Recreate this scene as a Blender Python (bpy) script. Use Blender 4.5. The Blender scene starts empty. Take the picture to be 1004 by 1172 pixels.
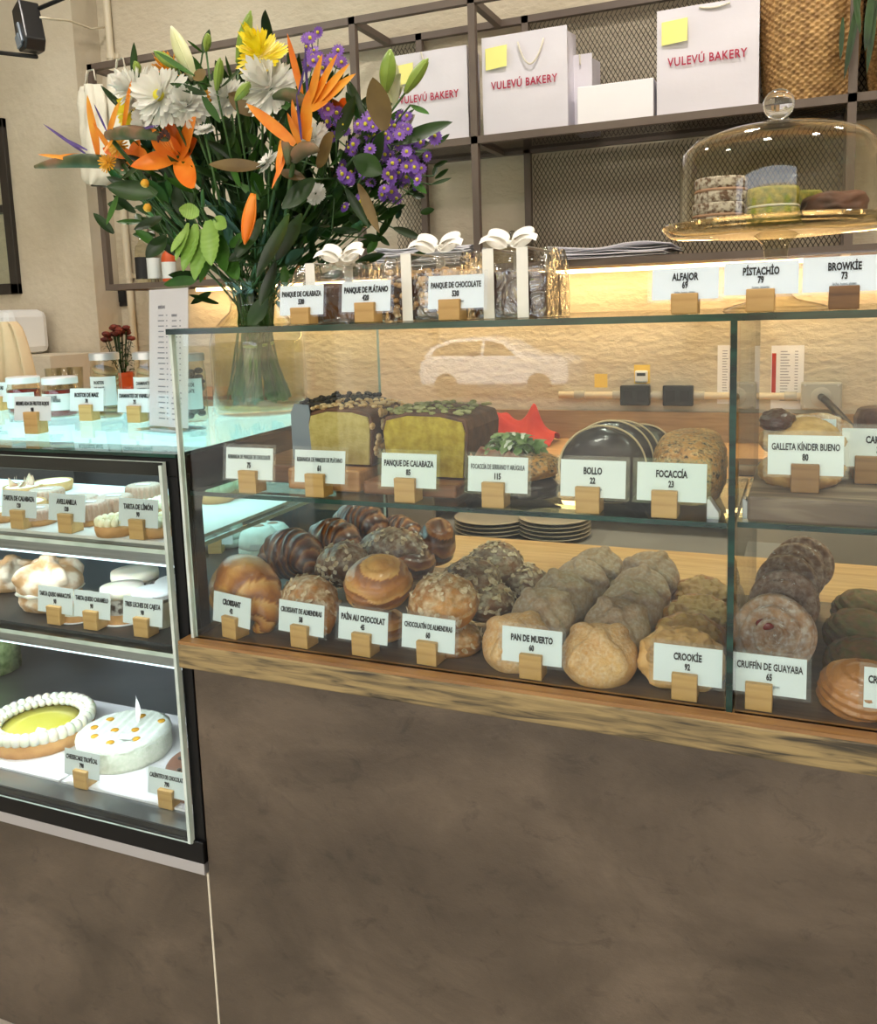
import bpy, math, random
from math import sin, cos, pi, radians as rad
from mathutils import Vector as V, Matrix, noise, Euler
SC = bpy.context.scene
COL = SC.collection
RND = random.Random(7)
# ---------------------------------------------------------------- camera data
CAM = (0.9256, -1.1278, 1.4217); YAW, PIT, ROL = 0.3998, 0.1383, -0.0335
PPX, PPY, FF = 502, 493.42, 1002.05
def _basis():
    cy, sy, cp, sp = cos(YAW), sin(YAW), cos(PIT), sin(PIT)
    f = V((-sy*cp, cy*cp, -sp)); r0 = V((cy, sy, 0)); u0 = r0.cross(f)
    c, s = cos(ROL), sin(ROL)
    return r0*c + u0*s, -r0*s + u0*c, f
CR, CU, CF = _basis(); CV = V(CAM)
def ray(px, py): return CF + CR*((px-PPX)/FF) - CU*((py-PPY)/FF)
def at(px, py, Y):          # point on the plane y = Y
    d = ray(px, py); return CV + d*((Y-CAM[1])/d.y)
def az(px, py, Z):          # point on the level z = Z
    d = ray(px, py); return CV + d*((Z-CAM[2])/d.z)
def ppm(px, py, Y): return FF/((Y-CAM[1])/ray(px, py).y)

def lin(c):
    if isinstance(c, str):
        c = c.lstrip('#'); c = [int(c[i:i+2], 16)/255 for i in (0, 2, 4)]
    return tuple((x/12.92 if x <= .04045 else ((x+.055)/1.055)**2.4) for x in c[:3]) + (1,)
# ---------------------------------------------------------------- materials
MAT = {}
def newmat(name):
    m = bpy.data.materials.new(name); m.use_nodes = True; MAT[name] = m
    nt = m.node_tree; b = nt.nodes['Principled BSDF']; return m, nt, b
def nd(nt, t, **kw):
    n = nt.nodes.new(t)
    for k, v in kw.items():
        if k.startswith('i_'): n.inputs[k[2:].replace('_', ' ')].default_value = v
        else: setattr(n, k, v)
    return n
def pm(name, c1, c2=None, scale=20, rough=.5, bump=0, metal=0, stretch=(1, 1, 1), detail=4, bscale=None, lo=.35, hi=.65,
       c3=None, coat=0, sub=0, dist=0, trans=0, bdist=.002, spec=.5, sheen=0):
    """principled material whose colour drifts between c1 and c2 with noise, with a noise bump"""
    m, nt, b = newmat(name)
    b.inputs['Roughness'].default_value = rough; b.inputs['Metallic'].default_value = metal
    b.inputs['Specular IOR Level'].default_value = spec
    b.inputs['Coat Weight'].default_value = coat; b.inputs['Coat Roughness'].default_value = .12
    b.inputs['Sheen Weight'].default_value = sheen
    if sub:
        b.inputs['Subsurface Weight'].default_value = sub; b.inputs['Subsurface Scale'].default_value = .01
        b.inputs['Subsurface Radius'].default_value = (1, .6, .35)
    tc = nd(nt, 'ShaderNodeTexCoord'); mp = nd(nt, 'ShaderNodeMapping'); mp.inputs['Scale'].default_value = stretch
    nt.links.new(tc.outputs['Object'], mp.inputs['Vector'])
    if c2 is None: b.inputs['Base Color'].default_value = lin(c1)
    else:
        n = nd(nt, 'ShaderNodeTexNoise', i_Scale=scale, i_Detail=detail, i_Distortion=dist)
        nt.links.new(mp.outputs[0], n.inputs['Vector'])
        r = nd(nt, 'ShaderNodeValToRGB'); e = r.color_ramp.elements
        e[0].position = lo; e[1].position = hi; e[0].color = lin(c1); e[1].color = lin(c2)
        if c3: x = r.color_ramp.elements.new((lo+hi)/2); x.color = lin(c3)
        nt.links.new(n.outputs['Fac'], r.inputs['Fac']); nt.links.new(r.outputs['Color'], b.inputs['Base Color'])
    if bump:
        n2 = nd(nt, 'ShaderNodeTexNoise', i_Scale=bscale or scale, i_Detail=6)
        nt.links.new(mp.outputs[0], n2.inputs['Vector'])
        bp = nd(nt, 'ShaderNodeBump', i_Strength=bump, i_Distance=bdist)
        nt.links.new(n2.outputs['Fac'], bp.inputs['Height']); nt.links.new(bp.outputs[0], b.inputs['Normal'])
    return m
def glass(name, tint='#ffffff', refl=1.0, rough=0.0, bump=0, bs=30, base=.045):
    """thin pane: see-through with an angle-dependent mirror reflection"""
    m, nt, b = newmat(name); nt.nodes.remove(b); out = nt.nodes['Material Output']
    t = nd(nt, 'ShaderNodeBsdfTransparent'); t.inputs[0].default_value = lin(tint)
    g = nd(nt, 'ShaderNodeBsdfGlossy'); g.inputs['Roughness'].default_value = rough
    lw = nd(nt, 'ShaderNodeLayerWeight', i_Blend=.5)
    p = nd(nt, 'ShaderNodeMath', operation='POWER'); p.inputs[1].default_value = 4.0
    mu = nd(nt, 'ShaderNodeMath', operation='MULTIPLY_ADD', use_clamp=True); mu.inputs[1].default_value = .9*refl; mu.inputs[2].default_value = base*refl
    mx = nd(nt, 'ShaderNodeMixShader'); L = nt.links.new
    L(lw.outputs['Facing'], p.inputs[0]); L(p.outputs[0], mu.inputs[0]); L(mu.outputs[0], mx.inputs[0])
    L(t.outputs[0], mx.inputs[1]); L(g.outputs[0], mx.inputs[2]); L(mx.outputs[0], out.inputs[0])
    if bump:
        tc = nd(nt, 'ShaderNodeTexCoord'); n = nd(nt, 'ShaderNodeTexNoise', i_Scale=bs, i_Detail=3, i_Distortion=1.5); bp = nd(nt, 'ShaderNodeBump', i_Strength=bump, i_Distance=.01)
        L(tc.outputs['Object'], n.inputs['Vector']); L(n.outputs['Fac'], bp.inputs['Height']); L(bp.outputs[0], g.inputs['Normal']); L(bp.outputs[0], lw.inputs['Normal'])
    return m
def emis(name, col, s):
    m, nt, b = newmat(name); b.inputs['Base Color'].default_value = lin(col)
    b.inputs['Emission Color'].default_value = lin(col); b.inputs['Emission Strength'].default_value = s; return m
def topped(name, base1, base2, top1, top2, thr=.35, soft=.3, scale=30, tscale=60, rough=.6, bump=.4, bscale=60, coat=0, stretch=(1,1,1), patch=.5, dist=0):
    """baked crust with a dusting / topping lying on the upward side of the object (object-space normal)"""
    m, nt, b = newmat(name); L = nt.links.new
    b.inputs['Roughness'].default_value = rough; b.inputs['Coat Weight'].default_value = coat; b.inputs['Coat Roughness'].default_value = .15
    tc = nd(nt, 'ShaderNodeTexCoord'); mp = nd(nt, 'ShaderNodeMapping'); mp.inputs['Scale'].default_value = stretch
    L(tc.outputs['Object'], mp.inputs['Vector'])
    def ramp(sc, a, c, l=.35, h=.65, vec=mp.outputs[0], ds=0):
        n = nd(nt, 'ShaderNodeTexNoise', i_Scale=sc, i_Detail=5, i_Distortion=ds); L(vec, n.inputs['Vector'])
        r = nd(nt, 'ShaderNodeValToRGB'); e = r.color_ramp.elements; e[0].position = l; e[1].position = h; e[0].color = a; e[1].color = c
        L(n.outputs['Fac'], r.inputs['Fac']); return r.outputs['Color']
    bc = ramp(scale, lin(base1), lin(base2), ds=dist); tcx = ramp(tscale, lin(top1), lin(top2), vec=tc.outputs['Object'])
    pt = ramp(tscale*.7, (0,0,0,1), (1,1,1,1), .5-patch/2, .5+patch/2, vec=tc.outputs['Object'])
    s = nd(nt, 'ShaderNodeSeparateXYZ'); L(tc.outputs['Normal'], s.inputs[0])
    mr = nd(nt, 'ShaderNodeMapRange', interpolation_type='SMOOTHSTEP'); mr.inputs[1].default_value = thr-soft; mr.inputs[2].default_value = thr+soft; L(s.outputs['Z'], mr.inputs[0])
    mu = nd(nt, 'ShaderNodeMath', operation='MULTIPLY'); L(mr.outputs[0], mu.inputs[0]); L(pt, mu.inputs[1])
    mx = nd(nt, 'ShaderNodeMix', data_type='RGBA'); L(mu.outputs[0], mx.inputs[0]); L(bc, mx.inputs[6]); L(tcx, mx.inputs[7]); L(mx.outputs[2], b.inputs['Base Color'])
    n2 = nd(nt, 'ShaderNodeTexNoise', i_Scale=bscale, i_Detail=5); L(tc.outputs['Object'], n2.inputs['Vector'])
    bp = nd(nt, 'ShaderNodeBump', i_Strength=bump, i_Distance=.003); L(n2.outputs['Fac'], bp.inputs['Height']); L(bp.outputs[0], b.inputs['Normal'])
    return m
def woodmat(name, c1, c2, c3=None, axis=0, rough=.5, sc=6, coat=0, lo=.3, hi=.7):
    st = [14, 14, 14]; st[axis] = 1.2
    return pm(name, c1, c2, scale=sc, rough=rough, bump=.25, stretch=tuple(st), detail=8, lo=lo, hi=hi, c3=c3, coat=coat, dist=.6)
# ---------------------------------------------------------------- mesh builder
class MB:
    def __init__(s): s.v = []; s.f = []; s.m = []
    def add(s, vs, fs, mi=0, M=None):
        o = len(s.v)
        s.v += [tuple(M @ V(p)) if M else tuple(p) for p in vs]
        s.f += [tuple(i+o for i in f) for f in fs]; s.m += [mi]*len(fs); return s
    def box(s, x0, x1, y0, y1, z0, z1, mi=0, M=None):
        vs = [(x, y, z) for z in (z0, z1) for y in (y0, y1) for x in (x0, x1)]
        return s.add(vs, [(0,2,3,1),(4,5,7,6),(0,1,5,4),(2,6,7,3),(0,4,6,2),(1,3,7,5)], mi, M)
    def grid(s, fn, nu, nv, mi=0, cu=False, cv=False, M=None, flip=False):
        """fn(u, v) with u, v in 0..1; cu / cv close the direction"""
        U = nu if cu else nu+1; W = nv if cv else nv+1
        vs = [fn(i/nu, j/nv) for i in range(U) for j in range(W)]
        fs = []
        for i in range(nu):
            for j in range(nv):
                a = (i % U)*W + j % W; b = ((i+1) % U)*W + j % W; c = ((i+1) % U)*W + (j+1) % W; d = (i % U)*W + (j+1) % W
                fs.append((a, d, c, b) if flip else (a, b, c, d))
        return s.add(vs, fs, mi, M)
    def lathe(s, prof, n=32, mi=0, M=None, wob=None, caps=True):
        k = len(prof)
        def fn(u, v):
            r, z = prof[min(k-1, round(v*(k-1)))]; a = 2*pi*u
            if wob: r *= wob(a, z)
            return (r*cos(a), r*sin(a), z)
        o = len(s.v); s.grid(fn, n, k-1, mi, cu=True, M=M)
        if caps:
            if prof[0][0] > 1e-5: s.f.append(tuple(o+i*k for i in range(n))[::-1]); s.m.append(mi)
            if prof[-1][0] > 1e-5: s.f.append(tuple(o+i*k+k-1 for i in range(n))); s.m.append(mi)
        return s
    def tube(s, pts, r, n=8, mi=0, flat=1.0, caps=True, M=None):
        pts = [V(p) for p in pts]; k = len(pts); rs = r if isinstance(r, (list, tuple)) else [r]*k
        t = [(pts[min(i+1, k-1)]-pts[max(i-1, 0)]).normalized() for i in range(k)]
        up = V((0, 0, 1)) if abs(t[0].z) < .9 else V((1, 0, 0)); a = t[0].cross(up).normalized(); fr = []
        for i in range(k):
            a = (a - t[i]*a.dot(t[i])).normalized(); fr.append((a, t[i].cross(a)))
        o = len(s.v); vs = []
        for i in range(k):
            A, B = fr[i]
            vs += [pts[i] + A*(rs[i]*cos(2*pi*j/n)) + B*(rs[i]*flat*sin(2*pi*j/n)) for j in range(n)]
        fs = [(i*n+j, i*n+(j+1) % n, (i+1)*n+(j+1) % n, (i+1)*n+j) for i in range(k-1) for j in range(n)]
        if caps: fs += [tuple(range(n))[::-1], tuple((k-1)*n+j for j in range(n))]
        return s.add(vs, fs, mi, M)
    def prism(s, poly, y0, y1, mi=0, M=None, plane='xz'):
        n = len(poly)
        P = (lambda p, d: (p[0], d, p[1])) if plane == 'xz' else ((lambda p, d: (p[0], p[1], d)) if plane == 'xy' else (lambda p, d: (d, p[0], p[1])))
        vs = [P(p, y0) for p in poly]+[P(p, y1) for p in poly]
        fs = [tuple(range(n)), tuple(range(2*n-1, n-1, -1))]+[(i, i+n, (i+1) % n+n, (i+1) % n) for i in range(n)]
        return s.add(vs, fs, mi, M)
    def ball(s, c, r, mi=0, n=12, m=8, M=None, fn=None):
        c = V(c); R = r if isinstance(r, (tuple, list)) else (r, r, r)
        def g(u, v):
            a = 2*pi*u; b = pi*(v-.5)*.999; d = V((cos(a)*cos(b), sin(a)*cos(b), sin(b)))
            k = fn(d) if fn else 1
            return c + V((d.x*R[0], d.y*R[1], d.z*R[2]))*k
        return s.grid(g, n, m, mi, cu=True, M=M)
    def mesh(s, name):
        me = bpy.data.meshes.new(name); me.from_pydata([tuple(p) for p in s.v], [], s.f); return me
def part(name, mb, mats, parent=None, smooth=False, loc=None, rot=None, bevel=0, label=None, auto=None):
    me = mb.mesh(name); mats = mats if isinstance(mats, (list, tuple)) else [mats]
    for m in mats: me.materials.append(MAT[m] if isinstance(m, str) else m)
    if len(mats) > 1: me.polygons.foreach_set('material_index', mb.m)
    if smooth: me.polygons.foreach_set('use_smooth', [True]*len(me.polygons))
    if auto: me.set_sharp_from_angle(angle=rad(auto))
    me.update(); o = bpy.data.objects.new(name, me); COL.objects.link(o); o.parent = parent
    if loc is not None: o.location = loc
    if rot is not None: o.rotation_euler = rot
    if bevel:
        b = o.modifiers.new('bevel', 'BEVEL'); b.width = bevel; b.segments = 2; b.limit_method = 'ANGLE'; b.angle_limit = rad(40)
    if label: o['label'] = label
    return o
USED = set()
def tag(o, label, cat, group=None):
    o['label'] = label; o['category'] = cat
    if group: o['group'] = group
    return o
def thing(name, label, cat, loc=(0, 0, 0), rot=(0, 0, 0), group=None, scale=None):
    o = bpy.data.objects.new(name, None); COL.objects.link(o); o.location = loc; o.empty_display_size = .02
    o.rotation_euler = rot if isinstance(rot, (tuple, list, Euler)) else (0, 0, rot)
    if scale: o.scale = (scale,)*3 if not isinstance(scale, tuple) else scale
    return tag(o, label, cat, group)
def struct(name, mb, mats, **kw):
    o = part(name, mb, mats, **kw); o['kind'] = 'structure'; return o
def dup(src, loc, rot=None, label=None, group=None, scale=None):
    def cp(o, par):
        c = o.copy(); COL.objects.link(c)
        if par: c.parent = par
        for ch in o.children: cp(ch, c)
        return c
    c = cp(src, None); c.location = loc
    if rot is not None: c.rotation_euler = rot if isinstance(rot, (tuple, list)) else (0, 0, rot)
    if scale is not None: c.scale = (scale,)*3 if not isinstance(scale, tuple) else scale
    if label: c['label'] = label
    if group: c['group'] = group
    return c
def fb(x, y, z, s=1.0, o=0.0): return noise.noise(V((x*s+o, y*s-o, z*s+o*1.7)))
# ---------------------------------------------------------------- lettering as mesh
def text_mb(txt, size, x=0, z=0, y=0, width=None, squeeze=.62, depth=.0003, mb=None, bold=.0, M=None, space=1.0):
    """letters standing in the xz plane, facing -y, centred on x"""
    cu = bpy.data.curves.new('lettering', 'FONT'); cu.body = txt; cu.size = size; cu.align_x = 'CENTER'; cu.align_y = 'CENTER'
    cu.extrude = depth; cu.resolution_u = 2; cu.offset = bold; cu.space_character = space
    o = bpy.data.objects.new('lettering', cu); COL.objects.link(o)
    dg = bpy.context.evaluated_depsgraph_get(); me = bpy.data.meshes.new_from_object(o.evaluated_get(dg))
    xs = [v.co.x for v in me.vertices] or [0, 1]; w = (max(xs)-min(xs))*squeeze
    rt = min(1, width/w) if width else 1; k = squeeze*rt; kz = max(.62, rt**.45)
    mb = mb or MB()
    mb.add([(v.co.x*k+x, y-v.co.z, v.co.y*kz+z) for v in me.vertices], [tuple(p.vertices) for p in me.polygons], 0, M)
    bpy.data.objects.remove(o); bpy.data.meshes.remove(me); bpy.data.curves.remove(cu)
    return mb
# ================================================================ materials
pm('plaster', '#c2b6a1', '#cfc4b1', scale=3, rough=.75, bump=.6, bscale=30, detail=8, bdist=.008)
pm('plaster_wall', '#c4b8a2', '#d2c7b3', scale=2.2, rough=.8, bump=.8, bscale=26, detail=8, bdist=.010, stretch=(1, 1, 1.8))
pm('ceiling_paint', '#dcd6ca', rough=.9)
pm('floor_tile', '#b3a899', '#c2b8a9', scale=3, rough=.5)
pm('steel', '#5e5149', '#685b52', scale=8, rough=.5, bump=.1)
pm('mesh_steel', '#40372f', rough=.5)
pm('dark_steel', '#2b2521', rough=.5)
pm('black_frame', '#070708', rough=.3, spec=.25)
pm('black_matte', '#121213', rough=.6)
pm('black_plastic', '#1b1a1b', rough=.35)
pm('grey_plastic', '#77828f', rough=.3)
pm('silver', '#c9c7c9', rough=.35, metal=.7)
pm('chrome', '#dddddd', rough=.12, metal=1)
pm('inox', '#8f9396', '#a3a7aa', scale=4, rough=.28, metal=.9, stretch=(1, 1, 30))
pm('dark_inox', '#3e4248', '#4a4e54', scale=4, rough=.3, metal=.7)
pm('conduit', '#d8cdb6', rough=.45)
pm('conduit_grey', '#b4b2aa', rough=.4)
pm('white_paper', '#eceaf0', '#f3f1f5', scale=3, rough=.65, bump=.15, bscale=9, bdist=.01)
pm('bag_paper', '#d6d2dc', '#dfdbe4', scale=3, rough=.5, bump=.35, bscale=7, bdist=.012)
pm('white_cloth', '#d3ccbc', '#dfd9ca', scale=9, rough=.85, bump=.5, bscale=9, bdist=.02)
pm('card_paper', '#eef5f8', rough=.5)
pm('ink', '#1a1b1e', rough=.6)
pm('grey_ink', '#7d8a92', rough=.6)
pm('red_ink', '#a81c42', rough=.6)
pm('pale_ink', '#8c8f9c', rough=.6)
pm('sticky_note', '#efe98c', rough=.7)
pm('yellow_note', '#e9c75a', rough=.7)
pm('ribbon', '#f4f0e6', rough=.4, sheen=.3)
woodmat('block_wood', '#b98f52', '#d0a768', axis=0, rough=.5)
woodmat('dark_block_wood', '#8a6238', '#a77b49', axis=0, rough=.5)
woodmat('walnut_block', '#5a3b20', '#8b6238', axis=0, rough=.45)
woodmat('rail_wood', '#3d3527', '#a18a5c', c3='#84714c', axis=0, rough=.5, sc=9, lo=.33, hi=.62)
woodmat('rail_edge', '#7d5630', '#a87c48', axis=0, rough=.35, coat=.3)
woodmat('tray_wood', '#3f332a', '#5d4c3e', axis=0, rough=.35, coat=.25)
woodmat('board_wood', '#a87245', '#c99562', c3='#b98352', axis=0, rough=.45)
woodmat('board_dark', '#6f4325', '#93603a', axis=0, rough=.4)
woodmat('counter_wood', '#b98a52', '#d8ad72', axis=0, rough=.4, coat=.2)
woodmat('backboard_wood', '#8e7350', '#a98c64', axis=0, rough=.5)
woodmat('rustic_board', '#4c3c30', '#9f8b74', c3='#6b5644', axis=0, rough=.5, sc=3)
pm('cabinet_face', '#a8977f', '#b3a28a', scale=4, rough=.5)
pm('concrete_shelf', '#8f8778', '#9c9484', scale=4, rough=.5)
# brown troweled cement of the counter front
m, nt, b = newmat('brown_cement'); L = nt.links.new
tc = nd(nt, 'ShaderNodeTexCoord'); mp = nd(nt, 'ShaderNodeMapping'); mp.inputs['Rotation'].default_value = (0, .6, 0); mp.inputs['Scale'].default_value = (1, 1, 1.5); L(tc.outputs['Object'], mp.inputs[0])
n1 = nd(nt, 'ShaderNodeTexNoise', i_Scale=3.2, i_Detail=9, i_Roughness=.62, i_Distortion=.5); L(mp.outputs[0], n1.inputs[0])
r1 = nd(nt, 'ShaderNodeValToRGB'); e = r1.color_ramp.elements; e[0].position = .34; e[0].color = lin('#463b2f'); e[1].position = .68; e[1].color = lin('#6b5c4c')
x = r1.color_ramp.elements.new(.5); x.color = lin('#574a3c'); L(n1.outputs[0], r1.inputs[0])
n3 = nd(nt, 'ShaderNodeTexNoise', i_Scale=16, i_Detail=8, i_Roughness=.7, i_Distortion=.8); L(mp.outputs[0], n3.inputs[0])
r3 = nd(nt, 'ShaderNodeValToRGB'); e = r3.color_ramp.elements; e[0].position = .33; e[0].color = (.62, .62, .62, 1); e[1].position = .45; e[1].color = (1, 1, 1, 1); L(n3.outputs[0], r3.inputs[0])
mx = nd(nt, 'ShaderNodeMix', data_type='RGBA', blend_type='MULTIPLY'); mx.inputs[0].default_value = .8; L(r1.outputs[0], mx.inputs[6]); L(r3.outputs[0], mx.inputs[7]); L(mx.outputs[2], b.inputs['Base Color'])
r2 = nd(nt, 'ShaderNodeMapRange'); r2.inputs[3].default_value = .26; r2.inputs[4].default_value = .46; L(n1.outputs[0], r2.inputs[0]); L(r2.outputs[0], b.inputs['Roughness'])
n4 = nd(nt, 'ShaderNodeTexNoise', i_Scale=40, i_Detail=8, i_Roughness=.7); L(mp.outputs[0], n4.inputs[0])
bp = nd(nt, 'ShaderNodeBump', i_Strength=.35, i_Distance=.003); L(n4.outputs[0], bp.inputs['Height']); L(bp.outputs[0], b.inputs['Normal'])
# glass
glass('pane', '#fcfffd', refl=.9, base=.027)
glass('pane_top', '#f1faf5', refl=.8)
glass('clear_glass', '#f8f6ec', refl=1.3, base=.05)
glass('dome_glass', '#f6f3e8', refl=1.1, base=.05)
glass('cello', '#fbfaf6', refl=1.8, rough=.06, bump=.9, bs=26, base=.09)
glass('laminate', '#fdfefe', refl=.7, rough=.15, base=.05)
glass('acrylic', '#ffffff', refl=1.2, rough=.03, base=.06)
glass('water', '#e6e2bc', refl=.4)
pm('glass_edge', '#0a1b17', '#184236', scale=9, rough=.12, stretch=(1, 1, 6))
pm('glass_edge_bright', '#b9c8be', '#dfe8e0', scale=12, rough=.15)
emis('warm_led', '#ffd18a', 9)
emis('cool_led', '#dff4ff', .9)
emis('glow_panel', '#bdeaf6', 1.5)
# bakery
def lamcrust(name, cols, rough=.35, coat=.4, bump=.5):
    """laminated crust: colour follows the baked layers (mesh attribute 'lam'), broken up by noise"""
    m, nt, b = newmat(name); L = nt.links.new; b.inputs['Roughness'].default_value = rough; b.inputs['Coat Weight'].default_value = coat; b.inputs['Coat Roughness'].default_value = .18
    at_ = nd(nt, 'ShaderNodeAttribute', attribute_name='lam'); tc = nd(nt, 'ShaderNodeTexCoord')
    n = nd(nt, 'ShaderNodeTexNoise', i_Scale=45, i_Detail=8, i_Roughness=.7, i_Distortion=1.2); L(tc.outputs['Object'], n.inputs[0])
    ma = nd(nt, 'ShaderNodeMath', operation='MULTIPLY_ADD'); ma.inputs[1].default_value = .8; L(n.outputs[0], ma.inputs[0]); ma.inputs[2].default_value = -.38
    ad = nd(nt, 'ShaderNodeMath', operation='ADD'); L(at_.outputs['Fac'], ad.inputs[0]); L(ma.outputs[0], ad.inputs[1])
    r = nd(nt, 'ShaderNodeValToRGB'); e = r.color_ramp.elements; e[0].position = 0; e[0].color = lin(cols[0]); e[1].position = 1; e[1].color = lin(cols[-1])
    for i, c in enumerate(cols[1:-1]): x = e.new((i+1)/(len(cols)-1)); x.color = lin(c)
    L(ad.outputs[0], r.inputs[0]); L(r.outputs[0], b.inputs['Base Color'])
    bp = nd(nt, 'ShaderNodeBump', i_Strength=bump, i_Distance=.004); L(n.outputs[0], bp.inputs['Height']); L(bp.outputs[0], b.inputs['Normal']); return m
pm('almond_flake', '#e3cfb2', '#b8956a', scale=150, rough=.6)
pm('sugar', '#e9e0d6', '#cdbfb2', scale=200, rough=.6)
lamcrust('croissant', ('#e6b673', '#d19447', '#b06c2a', '#8a4c1c'))
lamcrust('croissant_dark', ('#b97a3c', '#8a4a20', '#5e2d13', '#3d1b0c'), coat=.7, rough=.3)
topped('almond_crust', '#96581f', '#cc8c44', '#e6cfae', '#96703f', thr=.15, soft=.4, scale=22, tscale=110, rough=.55, bump=.9, bscale=90, patch=.35)
topped('almond_dark', '#4d2b15', '#8a5226', '#c9b69c', '#6a4e34', thr=.15, soft=.4, scale=22, tscale=110, rough=.45, bump=.9, bscale=90, patch=.35, coat=.2)
lamcrust('pain_crust', ('#ddaa64', '#c98a44', '#b06c30', '#8a4f24'), coat=.6)
topped('muerto_crust', '#c98a45', '#e5b673', '#e2cba9', '#c99f6e', thr=-.1, soft=.6, scale=14, tscale=220, rough=.75, bump=.7, bscale=220, patch=.6)
topped('muerto_dusty', '#a37b55', '#c29a72', '#cdbba9', '#a88f78', thr=-.3, soft=.4, scale=14, tscale=160, rough=.8, bump=.7, bscale=220, patch=.6)
topped('cookie_dough', '#a9743a', '#d3a565', '#dcb87c', '#a07636', thr=.1, soft=.4, scale=24, tscale=40, rough=.55, bump=.6, bscale=40, patch=.5)
topped('cruffin_crust', '#9a6a44', '#c3936a', '#dccfc4', '#a07d64', thr=-.9, soft=.2, scale=24, tscale=120, rough=.75, bump=.9, bscale=110, patch=.35)
topped('cruffin_dark', '#664431', '#8f6648', '#b39a88', '#70503c', thr=-.9, soft=.2, scale=24, tscale=120, rough=.75, bump=.9, bscale=110, patch=.35)
topped('matcha_crust', '#7a4a28', '#a06a3a', '#566022', '#3c4318', thr=-.1, soft=.4, scale=24, tscale=90, rough=.7, bump=.9, bscale=90, patch=.5)
pm('cake_crumb', '#b7a05a', '#cdb877', scale=70, rough=.9, bump=1, bscale=130)
pm('pumpkin_crumb', '#a98c1c', '#c9ae3c', scale=70, rough=.9, bump=1, bscale=130)
pm('choc_crumb', '#2c1a13', '#3e271c', scale=70, rough=.8, bump=1, bscale=130)
pm('loaf_crust', '#4c2a18', '#6e4227', scale=40, rough=.6, bump=.6, bscale=60)
pm('pumpkin_seed', '#8b8a52', '#b0a878', scale=50, rough=.5)
pm('almond', '#c79862', '#e6c79a', scale=60, rough=.5)
pm('chocolate', '#3a1c12', '#54291a', scale=20, rough=.3, coat=.3)
pm('bitter_chocolate', '#221612', '#38251c', scale=40, rough=.45, bump=.4)
topped('seed_crust', '#a3682c', '#cc934f', '#d6ad74', '#241811', thr=-.5, soft=.5, scale=30, tscale=230, rough=.6, bump=.9, bscale=180, patch=.2)
pm('bun_crust', '#2e2320', '#43342e', scale=20, rough=.35, coat=.3)
pm('bun_seam', '#cdb48e', rough=.7)
pm('powder', '#d8d2ca', '#6d5648', scale=160, rough=.9, bump=.8, bscale=160, lo=.4, hi=.6)
pm('dough', '#c9a276', rough=.8)
pm('pistachio', '#6f7a1e', '#b3a744', scale=120, rough=.6, bump=1, bscale=110, c3='#8d8b2c')
pm('brownie', '#3d2015', '#6a3d28', scale=35, rough=.5, bump=.9, bscale=60)
pm('cream', '#f2ecdc', rough=.4, sub=.3)
pm('mint_cream', '#eef3ea', '#e3e9dc', scale=90, rough=.5, bump=.3, bscale=200)
pm('coconut', '#dfe6d2', '#eef0e2', scale=160, rough=.8, bump=1, bscale=180)
pm('butter_cream', '#f0e6b8', '#f6efcf', scale=20, rough=.45)
pm('lemon_curd', '#e4d84f', '#eee372', scale=8, rough=.2, coat=.4)
pm('tart_shell', '#b9824a', '#cf9c62', scale=30, rough=.7, bump=.6, bscale=120)
pm('hazelnut_cream', '#a98068', '#c4a08a', scale=14, rough=.5)
pm('fig', '#c9897c', '#ead9b6', scale=30, rough=.5)
pm('leaf_salad', '#54722f', '#9fb27c', scale=50, rough=.5)
pm('cheese', '#dfe2cf', rough=.5)
pm('ham', '#d99a88', '#e9bdab', scale=30, rough=.4)
pm('flour_bun', '#c79a6c', '#ecdcc8', scale=30, rough=.8, bump=.5, lo=.38, hi=.6)
pm('passion', '#c98f1f', '#e0a92c', scale=60, rough=.25)
pm('cocoa_glaze', '#8a6454', rough=.25, coat=.3)
pm('oreo', '#c9c2b8', '#4a3c34', scale=90, rough=.8, bump=.8, lo=.42, hi=.58)
pm('cookie_brown', '#9b8462', '#b59c78', scale=40, rough=.7, bump=.5)
pm('jam', '#7a1214', rough=.15, coat=.5)
pm('lid_white', '#e6e8ea', rough=.3)
pm('label_paper', '#dfe3e2', rough=.6)
pm('ceramic', '#b3a283', '#c2b294', scale=6, rough=.35)
pm('red_cloth', '#a8281a', '#bd3a22', scale=12, rough=.9, bump=.4)
pm('jacket', '#cdb38d', '#d9c19d', scale=8, rough=.85, bump=.4, bscale=12, bdist=.01)
pm('orange_pot', '#c4511f', rough=.5)
pm('wicker', '#8f6c42', '#c49d66', scale=60, rough=.7, bump=.7, bscale=90)
pm('liquid', '#d8d9d4', rough=.1)
pm('parchment', '#d9d6cf', '#e6e3dd', scale=5, rough=.8)
# flowers
pm('leaf_dark', '#14290d', '#2f4d1a', scale=9, rough=.42, spec=.35)
pm('leaf_mid', '#2a5018', '#46742a', scale=9, rough=.45, spec=.35)
pm('leaf_light', '#6f9a3a', '#93b656', scale=9, rough=.45)
pm('leaf_brown', '#5e4a28', '#7a6436', scale=9, rough=.55)
pm('stem_green', '#2d4a22', '#42662f', scale=20, rough=.5)
pm('stem_brown', '#5a4530', rough=.7)
pm('bud_green', '#6d9330', '#a5bd5a', scale=9, rough=.4)
pm('bud_white', '#dfe5a8', '#f2f0d8', scale=9, rough=.4)
pm('orange_petal', '#f0700f', '#fb9a30', scale=12, rough=.45, sub=.1)
pm('orange_deep', '#ee7712', '#f9ad3a', scale=14, rough=.45)
pm('violet_petal', '#3f2a66', '#6a53a0', scale=20, rough=.5)
pm('spathe', '#3a4a2c', '#8a6a52', scale=14, rough=.6, c3='#59603f', spec=.3)
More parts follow.
